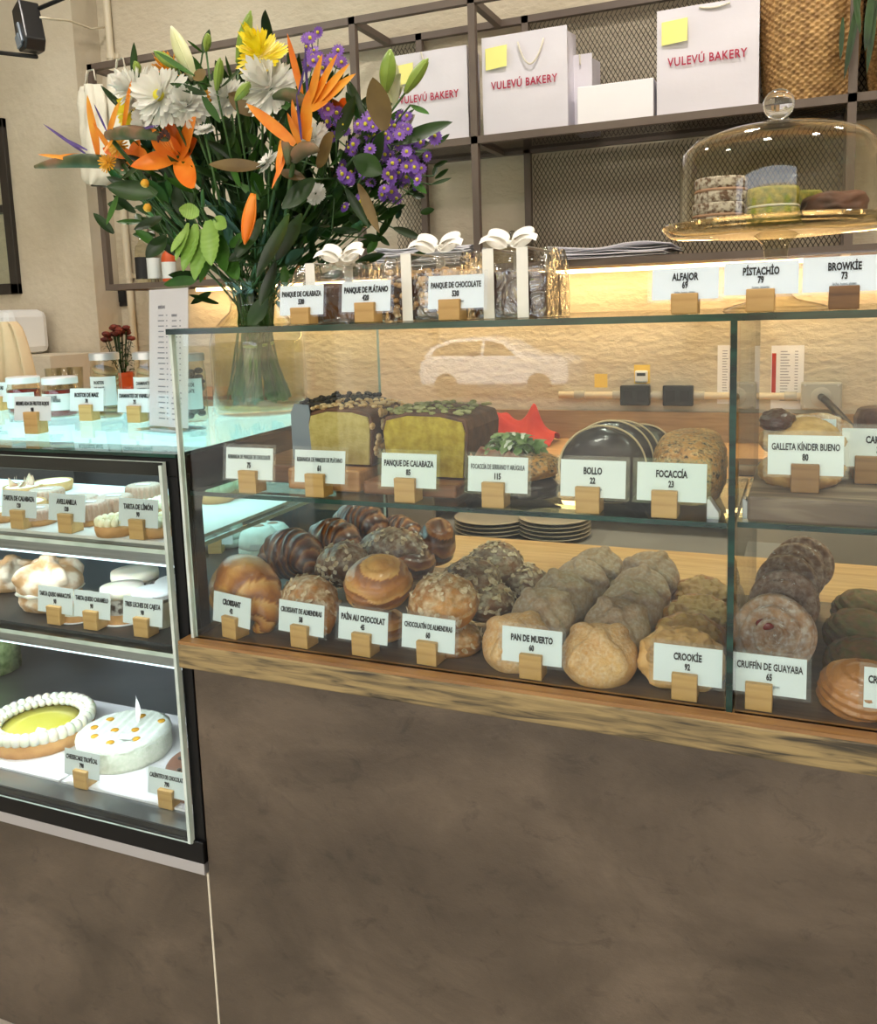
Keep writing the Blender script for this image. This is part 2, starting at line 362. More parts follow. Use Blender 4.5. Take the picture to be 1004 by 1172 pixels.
pm('white_petal', '#f3f1ea', '#e3e3da', scale=20, rough=.55, sub=.1)
pm('yellow_petal', '#f2dc14', '#f8ea3e', scale=20, rough=.5, sub=.1)
pm('gold_petal', '#d68f14', '#e9b02f', scale=20, rough=.55)
pm('flower_eye', '#d9cf3a', rough=.7)
pm('aster_petal', '#6a3fa6', '#9468c9', scale=30, rough=.55)
pm('rust_petal', '#4a140e', '#7a2c18', scale=60, rough=.7)
pm('anther', '#3a160c', rough=.7)
# ================================================================ setting
WY = 1.8; XL, XR, YF, ZC = -3.2, 2.7, -3.7, 3.2
struct('floor', MB().box(XL, XR, YF, WY+.1, -.05, 0), 'floor_tile')
struct('ceiling', MB().box(XL-.2, XR+.2, YF-.2, WY+.3, ZC, ZC+.15), 'ceiling_paint')
struct('wall_back', MB().box(XL-.2, XR+.2, WY, WY+.2, 0, ZC), 'plaster_wall')
struct('wall_right', MB().box(XR, XR+.2, YF, WY, 0, ZC), 'plaster_wall')
struct('wall_left', MB().box(XL-.2, XL, YF, WY, 0, ZC), 'plaster_wall')
# the pier beside the left window, with the window opening to its left
wx = at(16, 235, 1.66).x
mb = MB().box(wx, -1.745, 1.66, WY, 0, ZC); mb.box(XL, wx, 1.66, WY, 0, 1.545); mb.box(XL, wx, 1.66, WY, 2.26, ZC)
struct('trim_1', mb, 'plaster')
# window
mb = MB(); y0, y1 = 1.64, 1.70
mb.box(wx-.045, wx+.0, y0, y1, 1.545, 2.26); mb.box(XL, wx, y0, y1, 1.545, 1.59); mb.box(XL, wx, y0, y1, 2.22, 2.26); mb.box(XL, wx-.045, y0, y1, 1.885, 1.915)
mb.box(wx-.62, wx-.58, y0, y1, 1.59, 2.22)
w = struct('window_1', mb, 'dark_steel', bevel=.003)
part('window_pane', MB().box(XL, wx-.045, 1.67, 1.675, 1.59, 2.22), 'pane', w)
# facade behind the camera: posts, sill beam and lintel around wide openings to the street
mb = MB(); mb.box(XL, XR, YF-.2, YF, 2.75, ZC)
for x in (XL, -2.0, XR-.12): mb.box(x, x+.12, YF-.15, YF, 0, 2.75)
struct('wall_front', mb, 'dark_steel')
# ---------------------------------------------------------------- counter
CX = -.0138
struct('baseboard_front', MB().box(-1.6, 2.3, .03, .06, 0, .06), 'dark_steel')
c = thing('display_counter', 'brown troweled cement counter base with wooden rail under the pastry case', 'counter', (0, 0, 0))
part('cement_panel', MB().box(CX+.001, 2.3, 0, .03, .0, .853), 'brown_cement', c, bevel=.002)
part('side_panel', MB().box(CX+.001, CX+.03, .03, .72, .0, .853), 'brown_cement', c)
r = part('front_rail', MB().box(CX+.0005, 2.3, -.034, .02, .853, .893), 'rail_wood', c, bevel=.002, label='weathered olive brown wooden rail')
part('rail_lip', MB().box(CX+.0005, 2.3, -.032, .0, .893, .898), 'rail_edge', c, label='polished orange brown lip of the rail')
part('display_deck', MB().box(CX+.001, 2.3, .0, .47, .875, .898), 'tray_wood', c, label='dark wooden deck that the pastries sit on')
part('service_ledge', MB().box(CX+.001, 2.3, .47, .72, .87, .898), 'counter_wood', c, label='light wooden ledge behind the pastries')
c = thing('fridge_base', 'brown cement base under the black refrigerated cake case', 'counter base', (0, 0, 0))
part('cement_panel', MB().box(-1.6, CX-.004, 0.004, .03, 0, .462), 'brown_cement', c, bevel=.002)
part('metal_strip', MB().box(-1.6, CX-.003, -.006, .03, .462, .484), 'silver', c, bevel=.001, label='brushed silver strip above the cement')
part('edge_bead', MB().box(CX-.004, CX+.0, .001, .03, 0, .462), 'conduit', c, label='thin pale metal bead between the two cement panels')
# ---------------------------------------------------------------- main glass case
GX = .0; gc = thing('glass_display_case', 'clear glass pastry case with two tiers on the wooden rail', 'display case', (0, 0, 0))
def pane(name, x0, x1, y0, y1, z0, z1, edges, parent=gc, m='pane', em='glass_edge', label=None):
    """a slab of glass: big faces clear, rim faces dark green"""
    mb = MB().box(x0, x1, y0, y1, z0, z1)
    dims = (x1-x0, y1-y0, z1-z0); thin = dims.index(min(dims))
    mb.m = [0 if {2: (0, 1), 1: (2, 3), 0: (4, 5)}[thin].count(i) else 1 for i in range(6)]
    return part(name, mb, [m, em], parent, label=label)
pane('top_pane', -.004, 2.3, -.016, .72, 1.396, 1.405, 1, m='pane_top', label='long horizontal top pane with dark green edge')
XD = .8406
pane('front_pane', .0, XD-.001, -.011, -.005, .898, 1.396, 1, em='glass_edge_bright')
pane('front_pane', XD+.011, 2.3, -.011, -.005, .898, 1.396, 1)
pane('side_pane', .0, .006, -.005, .71, .898, 1.396, 1, em='glass_edge_bright', label='left end pane')
pane('divider_pane', XD, XD+.008, -.011, .56, .898, 1.396, 1, label='upright glass divider between the two bays')
pane('shelf_pane', .007, XD-.002, .0, .29, 1.136, 1.143, 1, m='pane_top', label='glass shelf of the left bay')
pane('shelf_pane', XD+.010, 2.3, .0, .29, 1.139, 1.146, 1, m='pane_top', label='glass shelf of the right bay')
part('corner_bead', MB().box(-.001, .004, -.013, -.003, .898, 1.396), 'glass_edge_bright', gc, label='pale silicone bead down the left corner')
for x, z in ((XD+.014, 1.139), (XD-.030, 1.136)):
    part('shelf_clip', MB().prism([(0, 0), (.016, 0), (.016, .008), (.004, .026), (0, .026)], .03, .05), 'silver', gc, loc=(x, 0, z+.004), bevel=.001)
# ---------------------------------------------------------------- black cake case
FX0 = -1.55; fc = thing('refrigerated_cake_case', 'black framed glass fronted fridge case holding cakes and tarts', 'display fridge', (0, 0, 0))
T = 1.203
mb = MB(); mb.box(FX0, CX, -.002, .05, 1.165, T-.006)        # top front bar
mb.box(CX-.022, CX, -.002, .03, .484, 1.166)                  # right front stile
mb.box(FX0, CX, -.008, .05, .484, .525)                       # bottom bar
part('front_frame', mb, 'black_frame', fc, bevel=.002)
# right side frame with rounded corner opening
def rrect(x0, x1, z0, z1, r, n=6):
    pts = []
    for cx, cz, a0 in ((x1-r, z1-r, 0), (x0+r, z1-r, pi/2), (x0+r, z0+r, pi), (x1-r, z0+r, 3*pi/2)):
        pts += [(cx+r*cos(a0+pi/2*i/n), cz+r*sin(a0+pi/2*i/n)) for i in range(n+1)]
    return pts
def ringplate(mb, outer, inner, t0, t1, plane='yz'):
    n = len(inner)
    P = lambda p, d: (d, p[0], p[1])
    vs = [P(p, t0) for p in outer]+[P(p, t0) for p in inner]+[P(p, t1) for p in outer]+[P(p, t1) for p in inner]
    fs = []
    for i in range(n):
        j = (i+1) % n
        fs += [(i, j, n+j, n+i), (2*n+i, 3*n+i, 3*n+j, 2*n+j), (i, 2*n+i, 2*n+j, j), (n+i, n+j, 3*n+j, 3*n+i)]
    mb.add(vs, fs)
inner = rrect(.055, .70, .56, 1.135, .03); outer = [(max(.03, min(.76, .3775+(y-.3775)*1.16)) if 0 else (0.03 if y < .3775 else .76) if abs(abs(y-.3775)-.3225) < .031 else y, z) for y, z in inner]
outer = rrect(.03, .76, .485, T-.006, .002)
mb = MB(); ringplate(mb, outer, inner, CX-.022, CX, 'yz')
part('side_frame', mb, 'black_frame', fc)
pane('side_glass', CX-.014, CX-.009, .05, .71, .55, 1.15, 1, fc)
pane('front_glass', FX0, CX-.020, -.012, -.004, .521, 1.19, 1, fc, em='glass_edge_bright')
part('glass_bead', MB().box(CX-.028, CX-.022, -.013, -.003, .521, 1.185), 'glass_edge_bright', fc, label='pale edge strip of the front glass')
pane('top_glass', FX0, CX, -.004, .78, T-.006, T, 1, fc, m='pane_top')
part('light_panel', MB().box(FX0, CX-.006, .13, .72, 1.188, 1.193), 'glow_panel', fc, label='glowing ice blue light panel under the top glass')
part('top_apron', MB().box(FX0, CX-.006, .05, .13, 1.186, 1.192), 'inox', fc, label='grey metal margin under the top glass')
part('back_wall', MB().box(FX0, CX-.02, .70, .76, .53, .60).box(FX0, CX-.02, .74, .76, .53, 1.18).box(-1.0, -.96, .70, .74, .6, 1.18).box(-.47, -.44, .70, .74, .6, 1.18), 'dark_inox', fc)
part('notice_sheet', MB().box(-.42, -.12, .695, .697, .98, 1.165), 'parchment', fc, label='pale printed sheet taped inside the back')
part('floor_tray', MB().box(FX0, CX-.02, .01, .74, .50, .528), 'inox', fc)
part('vent_grille', MB().box(FX0, CX-.03, .60, .70, .528, .63), 'dark_inox', fc)
for k, (z, d) in enumerate(((1.03, .46), (.844, .67))):
    sh = pane('shelf', FX0, CX-.03, .028, d, z-.008, z, 1, fc, m='pane_top', em='glass_edge_bright', label='glass shelf with pale front edge')
    part('shelf_beam', MB().box(FX0, CX-.03, .04, .10, z-.030, z-.010), 'inox', sh, label='metal beam under the shelf')
    part('shelf_lamp', MB().box(FX0+.02, CX-.05, .045, .060, z-.036, z-.031), 'cool_led', sh, label='white lamp strip')
part('shelf_board', MB().box(FX0, CX-.05, .05, .44, 1.030, 1.036), 'parchment', fc, label='pale board on the upper shelf')
part('shelf_mat', MB().box(FX0, CX-.05, .05, .66, .844, .850), 'dark_inox', fc, label='dark tray on the middle shelf')
part('top_lamp', MB().box(FX0+.02, CX-.05, .052, .066, 1.178, 1.185), 'cool_led', fc, label='white lamp strip')
for (z, pw) in ((1.175, .5), (.99, .8), (.805, 2.2)):
    l = bpy.data.lights.new('case_lamp', 'AREA'); l.shape = 'RECTANGLE'; l.size = 1.4; l.size_y = .02; l.energy = pw; l.color = (.86, .96, 1)
    o = bpy.data.objects.new('case_lamp', l); COL.objects.link(o); o.location = (-.80, .075, z); o.rotation_euler = (rad(28), 0, 0)
# ---------------------------------------------------------------- back counter
bc = thing('back_counter', 'wooden back counter along the wall with beige cabinet fronts', 'counter', (0, 0, 0))
part('worktop', MB().box(-1.5, 2.3, 1.20, WY, .940, .968), 'counter_wood', bc, bevel=.002)
part('splashboard', MB().box(-1.5, 2.3, WY-.02, WY, .968, 1.064), 'backboard_wood', bc, label='grey brown wooden board along the wall')
a, b_ = at(497, 610, 1.21).x, at(440, 610, 1.21).x
part('cabinet_front', MB().box(-1.5, a, 1.21, 1.23, .05, .940), 'cabinet_face', bc, bevel=.002)
part('cabinet_front', MB().box(at(842, 640, 1.21).x, 2.3, 1.21, 1.23, .05, .940), 'cabinet_face', bc, bevel=.002)
part('lower_shelf', MB().box(a, .9, 1.00, 1.75, .775, .80), 'concrete_shelf', bc, label='grey open shelf that carries the plates')
part('back_panel', MB().box(a, .9, 1.74, 1.75, .05, .94), 'dark_steel', bc)
# ---------------------------------------------------------------- wall shelf
SY0, SY1 = 1.5, 1.78; XA, XB, XM, XE, XF = -1.53, -.44, -.033, 1.022, 2.2
Zb, Zm, Zt = 1.556, 1.945, 2.355; w_ = .022
ws = thing('steel_shelf_unit', 'brown steel wall shelf with expanded metal mesh behind and below', 'shelf', (0, 0, 0))
mb = MB()
for x in (XA, XB, XM, XE, XF):
    z0 = Zb; mb.box(x-w_/2, x+w_/2, SY0, SY0+w_, z0, Zt+ (0 if x != XM else .0))
for x in (XA, XM+.09, XE, XF, XB+.12): mb.box(x-w_/2, x+w_/2, SY1-w_, SY1, Zb, Zt)
for z in (Zt, Zb): 
    mb.box(XA-w_/2, XF, SY0, SY0+w_, z-w_, z); mb.box(XA-w_/2, XF, SY1-w_, SY1, z-w_, z)
mb.box(XB, XF, SY0, SY0+w_, Zm-w_, Zm); mb.box(XB, XF, SY1-w_, SY1, Zm-w_, Zm)
part('shelf_frame', mb, 'steel', ws)
for x in (XA, XB, XM, XE):
    for z in (Zt, Zb)+(() if x == XA else (Zm,)): part('cross_bar', MB().box(x-w_/2, x+w_/2, SY0+w_, SY1-w_, z-w_, z), 'steel', ws)
def expanded(name, x0, x1, a0, a1, place, cw=.0145, ch=.0245, t=.0013, label=None):
    """sheet of diamond openings; strands are solid strips, place(u, v, d) puts them in space"""
    mb = MB(); nx = int((x1-x0)/cw); ny = int((a1-a0)/ch)
    for i in range(nx):
        for j in range(ny*2+1):
            cx = x0+(i+.5)*cw+(cw/2 if j % 2 else 0); cz = a0+j*ch/2
            # each node owns the four strands that leave it to the right / up, right / down
            for s in (1, -1):
                zz = cz+s*ch/2
                if zz < a0-1e-6 or zz > a1+ch/2: continue
                n = V((ch/2, -s*cw/2)).normalized()*t*(1.0)
                p0, p1 = V((cx, cz)), V((cx+cw/2, zz))
                q = [place(*(p0-n), 0), place(*(p1-n), 0), place(*(p1+n), .0012), place(*(p0+n), .0012)]
                mb.add(q, [(0, 1, 2, 3)])
    return part(name, mb, 'mesh_steel', ws, label=label)
back = lambda u, v, d: (u, SY1-w_/2-d, v)
flat_m = lambda u, v, d: (u, v, Zm-w_/2+d); flat_b = lambda u, v, d: (u, v, Zb-.004+d)
expanded('back_mesh', XM+.10, XE-.01, Zm+.005, Zt-.02, back); expanded('back_mesh', XM+.10, XE-.01, Zb+.005, Zm-.02, back)
expanded('back_mesh', XB+.0, XB+.12, Zb+.005, Zm-.02, back); expanded('back_mesh', XB+.0, XB+.12, Zm+.005, Zt-.02, back)
expanded('back_mesh', XE+.01, XF, Zm+.005, Zt-.02, back)
expanded('shelf_mesh', XB, XF, SY0+.02, SY1-.02, flat_m, cw=.0125, ch=.02); 
part('bottom_board', MB().box(XA, XF, SY0+.022, SY1-.022, Zb-.014, Zb-.002), 'dark_steel', ws)
part('led_strip', MB().box(XA+.25, XE+.1, SY1-.075, SY1-.060, Zb-.034, Zb-.022), 'warm_led', ws, label='glowing warm white lamp strip under the bottom shelf')
for x in (-.95, 0.0, .75):
    l = bpy.data.lights.new('strip_lamp', 'AREA'); l.shape = 'RECTANGLE'; l.size = .85; l.size_y = .02; l.energy = .8; l.color = (1, .70, .36)
    o = bpy.data.objects.new('strip_lamp', l); COL.objects.link(o); o.location = (x, SY1-.068, Zb-.037); o.rotation_euler = (rad(14), 0, 0)
# ================================================================ price cards on wooden blocks
_blk = {}
def card(px, py, zs, lines, label, Y=None, w=.088, h=.050, yaw=0, bw=.033, bh=.036, bd=.030, tilt=8, wood='block_wood', ink='ink', lift=.6, grp='price cards on wooden blocks', side=0):
    p = az(px, py, zs) if Y is None else at(px, py, Y); p.z = zs
    t = thing('price_card', label, 'price card', p, (0, 0, rad(yaw)), group=grp)
    k = (bw, bh, bd, wood)
    if k not in _blk:
        o = part('wooden_block', MB().box(-bw/2, bw/2, 0, bd, 0, bh), wood, t, bevel=.0012); _blk[k] = o
    else:
        o = _blk[k].copy(); COL.objects.link(o); o.parent = t
    T = Matrix.Translation((side, .006, bh*lift)) @ Matrix.Rotation(rad(-tilt), 4, 'X')
    part('card', MB().box(-w/2, w/2, 0, .0006, 0, h, M=T), 'card_paper', t)
    e = .0055
    mb = MB().box(-w/2-e, w/2+e, -.0004, -.0001, -e*.6, h+e, M=T)
    part('clear_sleeve', mb, 'laminate', t)
    mb = text_mb(lines[0], .0128, 0, h*.70, -.0008, width=w*.90, M=T, bold=.00045 if len(lines[0]) < 18 else .0003 if len(lines[0]) < 28 else 0)
    if len(lines) > 1: text_mb(lines[1], .0115, 0, h*.44, -.0008, M=T, mb=mb, bold=.00045)
    if lines[0]: part('lettering', mb, ink, t)
    if len(lines) > 2: part('small_print', text_mb(lines[2], .0052, 0, h*.22, -.0008, width=w*.6, M=T), 'grey_ink', t)
    return t
LHG = 'leche, huevo, gluten'
Zk, Zs, Zt_ = .8985, 1.1435, 1.4055
P = 'white card reading %s on a wooden block, '
card(262, 728, Zk, ('CROISSANT', '42', LHG), P % 'CROISSANT 42' + 'leftmost of the front row', Y=.002, yaw=-12)
card(342, 736, Zk, ('CROISSANT DE ALMENDRAS', '58', LHG), P % 'CROISSANT DE ALMENDRAS' + 'front row', Y=.002, yaw=-5)
card(413, 747, Zk, ('PAİN AU CHOCOLAT', '45', LHG), P % 'PAIN AU CHOCOLAT' + 'front row', Y=.002, yaw=-4)
card(488, 759, Zk, ('CHOCOLATÍN DE ALMENDRAS', '60', LHG), P % 'CHOCOLATIN DE ALMENDRAS' + 'front row', Y=.002, yaw=-3)
card(607, 776, Zk, ('PAN DE MUERTO', '60', LHG), P % 'PAN DE MUERTO' + 'before the sugared buns', Y=.002)
card(783, 803, Zk, ('CROOKİE', '92', LHG), P % 'CROOKIE 92' + 'left of the glass divider', Y=.002, side=.003)
card(868, 816, Zk, ('CRUFFÍN DE GUAYABA', '65', LHG), P % 'CRUFFIN DE GUAYABA' + 'right of the divider', Y=.002, side=.012)
card(1034, 842, Zk, ('CRUFFÍN DE MATCHA', '68', LHG), 'white price card at the right picture edge, front row', Y=.002)
card(283, 560, Zs, ('REBANADA DE PANQUE DE CHOCOLATE', '75', LHG), 'white card reading REBANADA DE PANQUE DE CHOCOLATE, leftmost on the upper tier', Y=.004)
card(360, 568, Zs, ('REBANADA DE PANQUE DE PLÁTANO', '61', LHG), 'white card reading REBANADA DE PANQUE DE PLATANO, second on the upper tier', Y=.004, side=.006)
card(463, 574, Zs, ('PANQUE DE CALABAZA', '85', LHG), P % 'PANQUE DE CALABAZA 85' + 'upper tier', Y=.004, side=.004)
card(564, 580, Zs, ('FOCACCÍA DE SERRANO Y ARÚGULA', '115', 'gluten, leche'), 'white card reading FOCACCIA DE SERRANO Y ARUGULA before the round sandwich', Y=.004, side=.005)
card(672, 587, Zs, ('BOLLO', '22', LHG), P % 'BOLLO 22' + 'upper tier', Y=.004, side=.006)
card(760, 590, Zs, ('FOCACCÍA', '23', 'gluten'), P % 'FOCACCIA 23' + 'beside the seeded loaf', Y=.004, side=.008)
# right bay, standing on the rustic board
ZB = 1.179
card(921, 573, ZB, ('GALLETA KÍNDER BUENO', '80', LHG), 'white card reading GALLETA and 80 on a wooden block, on the rustic board', Y=.035, yaw=2, wood='dark_block_wood')
card(994, 556, ZB, ('CAMOTE', '35', LHG), 'white card reading CAM at the right picture edge, on a block', Y=.11, side=.012, wood='dark_block_wood')
card(918, 508, ZB, ('GALLETA DE CHOCOLATE Y NUEZ', '80'), 'white price card half hidden behind the stacked cookies', Y=.20, bw=.03)
# on the top pane
card(343, 372, Zt_, ('PANQUE DE CALABAZA', '530', LHG), P % 'PANQUE DE CALABAZA 530' + 'on the top pane', Y=.05, bh=.026, h=.046, w=.078, lift=.55)
card(417, 370, Zt_, ('PANQUE DE PLÁTANO', '420', LHG), P % 'PANQUE DE PLATANO 420' + 'on the top pane', Y=.05, bh=.030, h=.046, w=.082, lift=.55)
card(514, 369, Zt_, ('PANQUE DE CHOCOLATE', '530', LHG), P % 'PANQUE DE CHOCOLATE 530' + 'on the top pane', Y=.05, bh=.030, h=.048, w=.086, lift=.55, side=.008)
card(783, 358, Zt_, ('ALFAJOR', '69', LHG), P % 'ALFAJOR 69' + 'on the top pane', Y=.02, bh=.026, h=.040, lift=.7, w=.082)
card(870, 356, Zt_, ('PİSTACHİO', '79', 'huevo, pistache'), P % 'PISTACHIO 79' + 'below the glass cake stand', Y=.02, bh=.028, h=.040, lift=.75, w=.086)
card(966, 354, Zt_, ('BROWKİE', '73', LHG), 'white card reading BROWKIE 73 on a walnut block, top pane', Y=.02, bh=.028, h=.042, lift=.75, w=.092, wood='walnut_block')
# on the black case
Zf = 1.2035
card(36, 497, Zf, ('MERMELADA DE FRUTOS ROJOS', '98', LHG), P % 'MERMELADA DE FRUTOS ROJOS' + 'on the black case', yaw=6, bh=.044, h=.048)
card(98, 482, Zf, ('ROSTOS DE MAIZ', '78', LHG), P % 'ROSTOS DE MAIZ' + 'on the black case', yaw=6)
card(153, 484, Zf, ('DIAMANTES DE VAINILLA', '75', LHG), P % 'DIAMANTES DE VAINILLA' + 'on the black case', yaw=4)
card(-4, 470, Zf, ('GALLETAS', '75'), 'white price card cut off by the left picture edge, on the black case', yaw=6)
# inside the black case
Z1, Z2, Z3 = 1.0365, .8505, .5285
card(20, 609, Z1, ('TARTA DE CALABAZA', '120', LHG), P % 'TARTA DE CALABAZA' + 'fridge upper shelf', Y=.05)
card(75, 617, Z1, ('AVELLANILLA', '120', LHG), P % 'AVELLANILLA' + 'fridge upper shelf', Y=.05)
card(157, 626, Z1, ('TARTA DE LİMÓN', '90', LHG), P % 'TARTA DE LIMON' + 'fridge upper shelf', Y=.05)
card(246, 634, Z2, ('CHEESECAKE TROPİCAL', '120', LHG), 'white price card seen through the side glass of the fridge beside the glazed domes', yaw=20)
card(62, 722, Z2, ('TARTA QUESO MARACUYÁ', '90', LHG), P % 'TARTA QUESO MARACUYA' + 'fridge middle shelf', Y=.06)
card(104, 728, Z2, ('TARTA QUESO CARAMELO', '90', LHG), P % 'TARTA QUESO CARAMELO' + 'fridge middle shelf', Y=.06)
card(162, 737, Z2, ('TRES LECHES DE CAJETA', '90', LHG), P % 'TRES LECHES DE CAJETA' + 'fridge middle shelf', Y=.06, w=.09)
card(92, 905, Z3, ('CHEESECAKE TROPİCAL', '790', LHG), P % 'CHEESECAKE TROPICAL 790' + 'on the fridge floor', Y=.05)
card(190, 933, Z3, ('CALÍENTITO DE CHOCOLATE', '790', LHG), P % 'CALIENTITO DE CHOCOLATE' + 'fridge floor, right corner', Y=.05)
card(672, 491, .9685, ('',), 'small blank tilted card on a wooden block on the back counter', Y=1.45, w=.07, h=.04, bw=.04, bh=.03, yaw=-8, tilt=25)
# ================================================================ pastries
ZD = .8982
def set_lam(o, vals):
    a = o.data.attributes.new('lam', 'FLOAT', 'POINT'); a.data.foreach_set('value', vals)
def flakes(o, n, s=.007, mat='almond_flake', nm='almond_flakes', zmin=-.1, zmid=None, label='pale sliced almond flakes'):
    me = o.data; vs = [v for v in me.vertices if v.normal.z > zmin or v.normal.y < -.35]; mb = MB(); r = random.Random(len(o.name)*7+n)
    for i in range(n):
        v = r.choice(vs); q = v.co.copy(); nn = (v.normal+V((r.uniform(-.5, .5), r.uniform(-.5, .5), r.uniform(-.2, .5)))).normalized(); a = nn.cross(V((0, 0, 1)) if abs(nn.z) < .9 else V((1, 0, 0))).normalized(); b = nn.cross(a); t_ = r.uniform(0, pi); k = s*r.uniform(.55, 1.1)
        a, b = a*cos(t_)+b*sin(t_), b*cos(t_)-a*sin(t_); q = q+nn*.001
        ring = [q+a*k*cos(2*pi*j/8)+b*k*.6*sin(2*pi*j/8)+nn*.0012*cos(4*pi*j/8) for j in range(8)]; top = [p+nn*.0008 for p in ring]
        mb.add(ring+top, [tuple(range(8))[::-1], tuple(range(8, 16))]+[(j, (j+1) % 8, 8+(j+1) % 8, 8+j) for j in range(8)])
    return part(nm, mb, mat, o, label=label)
def croissant(name, pts, rad_, mat, label, group, seed=0, steps=6, n=32, ring=90, cat='croissant', amp=.17, zmin=None):
    """rolled crescent: stepped layers winding along the path pts (world), radii rad_"""
    from mathutils import geometry
    P = [V(p) for p in pts]; base = V((sum(p.x for p in P)/len(P), sum(p.y for p in P)/len(P), ZD if zmin is None else zmin))
    def cr(L, t):
        k = len(L)-1; x = t*k; i = min(int(x), k-1); f = x-i
        p0, p1, p2, p3 = L[max(i-1, 0)], L[i], L[i+1], L[min(i+2, k)]
        return .5*((2*p1)+(p2-p0)*f+(2*p0-5*p1+4*p2-p3)*f*f+(3*p1-p0-3*p2+p3)*f**3)
    lam = []
    cen = [cr(P, i/ring)-base for i in range(ring+1)]; rr = [max(.002, cr(rad_, i/ring)) for i in range(ring+1)]
    t = [(cen[min(i+1, ring)]-cen[max(i-1, 0)]).normalized() for i in range(ring+1)]
    a = t[0].cross(V((0, 0, 1))).normalized(); vs = []
    for i in range(ring+1):
        a = (a-t[i]*a.dot(t[i])).normalized(); b = t[i].cross(a); u = i/ring
        for j in range(n):
            ph = 2*pi*j/n; x = (abs(u-.45)*2*steps + .35*sin(ph+seed) + .5*fb(u*3, ph, seed, 1)) % 1
            k = 1+amp*(x-.5)*(1.0 if x < .9 else (1-x)*10) + .05*fb(u*6, cos(ph), sin(ph)+seed, 2)
            lam.append(x)
            q = cen[i]+(a*cos(ph)+b*sin(ph))*rr[i]*k
            if q.z < .001: q.z = .001
            vs.append(q)
    fs = [(i*n+j, i*n+(j+1) % n, (i+1)*n+(j+1) % n, (i+1)*n+j) for i in range(ring) for j in range(n)]+[tuple(range(n))[::-1], tuple(ring*n+j for j in range(n))]
    o = part(name, MB().add(vs, fs), mat, None, smooth=True, loc=base)
    set_lam(o, lam)
    if 'almond' in mat: flakes(o, 90)
    return tag(o, label, cat, group)
def sph(fn, n=56, m=36): return MB().ball((0, 0, 0), 1, n=n, m=m, fn=None if fn is None else fn)
def bun_mb(rx, ry, rz, fn, n=88, m=56, flat=-.35):
    mb = MB()
    def g(u, v):
        a = 2*pi*u; b = pi*(v-.5)*.999; d = V((cos(a)*cos(b), sin(a)*cos(b), sin(b))); k = fn(d)
        z = d.z*k
        if z < flat: z = flat+(z-flat)*.15
        return V((d.x*k*rx, d.y*k*ry, z*rz))
    return mb.grid(g, n, m, 0, cu=True)
def bake(name, px, py, Y, top, dims, fn, mat, label, cat, group, rot=(0, 0, 0), z=None, flat=-.35, loc=None):
    """place a baked good so that its middle projects near px, py at depth Y; it rests on height z"""
    p = V(loc) if loc is not None else at(px, py, Y)
    if z is not None: p.z = z
    o = part(name, bun_mb(*dims, fn, flat=flat), mat, None, smooth=True, loc=p, rot=tuple(rad(r) for r in rot))
    return tag(o, label, cat, group)
def muerto_fn(seed, rot=0.0, amp=.15):
    def f(d):
        k = 1+.03*fb(d.x, d.y, d.z, 2.2, seed)
        a = math.atan2(d.y, d.x)+rot; el = max(0, d.z)
        r = math.sqrt(d.x*d.x+d.y*d.y)
        best = 1.7*math.exp(-(r/.24)**4)*(d.z > 0)
        for q in (0, pi/2, pi, 3*pi/2):
            da = (a-q+pi) % (2*pi)-pi; w = r*da
            kn = .5+.5*cos(r*9.5)
            if abs(da) < 1.2 and d.z > .0: best = max(best, (.8+.3*kn)*math.exp(-(w/(.15+.04*kn))**4)*max(0, min(1, (d.z-.10)*3)))
        k += amp*best
        return k
    return f
g = 'pan de muerto buns in two rows'
# left column, then right column: each leans on the one behind
for i, (px, py, Y, r, z, tl, m, lab) in enumerate((
  (592, 735, .060, .058, .934, -28, 'muerto_crust', 'golden sugared pan de muerto directly behind the PAN DE MUERTO card'),
  (622, 700, .135, .056, .942, -40, 'muerto_dusty', 'dusty round bun second in the left row, behind the golden one'),
  (643, 678, .215, .056, .945, -44, 'muerto_dusty', 'dusty round bun third in the left row'),
  (664, 656, .295, .054, .945, -46, 'muerto_dusty', 'dusty round bun fourth in the left row'),
  (684, 638, .375, .054, .945, -46, 'muerto_dusty', 'dusty round bun farthest back in the left row'),
  (686, 746, .052, .060, .934, -24, 'muerto_crust', 'largest golden sugared bun at the front right of the PAN DE MUERTO card'),
  (706, 712, .130, .055, .940, -38, 'muerto_dusty', 'dusty bun just behind the largest golden bun'),
  (722, 686, .205, .055, .943, -42, 'muerto_dusty', 'dusty bun third in the right row'),
  (733, 664, .285, .054, .943, -44, 'muerto_dusty', 'dusty bun fourth in the right row'),
  (744, 640, .370, .056, .945, -44, 'muerto_dusty', 'dusty bun farthest back in the right row'))):
    p = at(px, py, Y)
    o = bake('pan_de_muerto', 0, 0, 0, 0, (r*.9, r*.9, r*.66), muerto_fn(i, .5+i*.35 if i != 5 else .75), m, lab, 'sweet bun', g, rot=(-tl, 0, 8), loc=(p.x, Y, z if i not in (0, 5) else .925), flat=-.42)
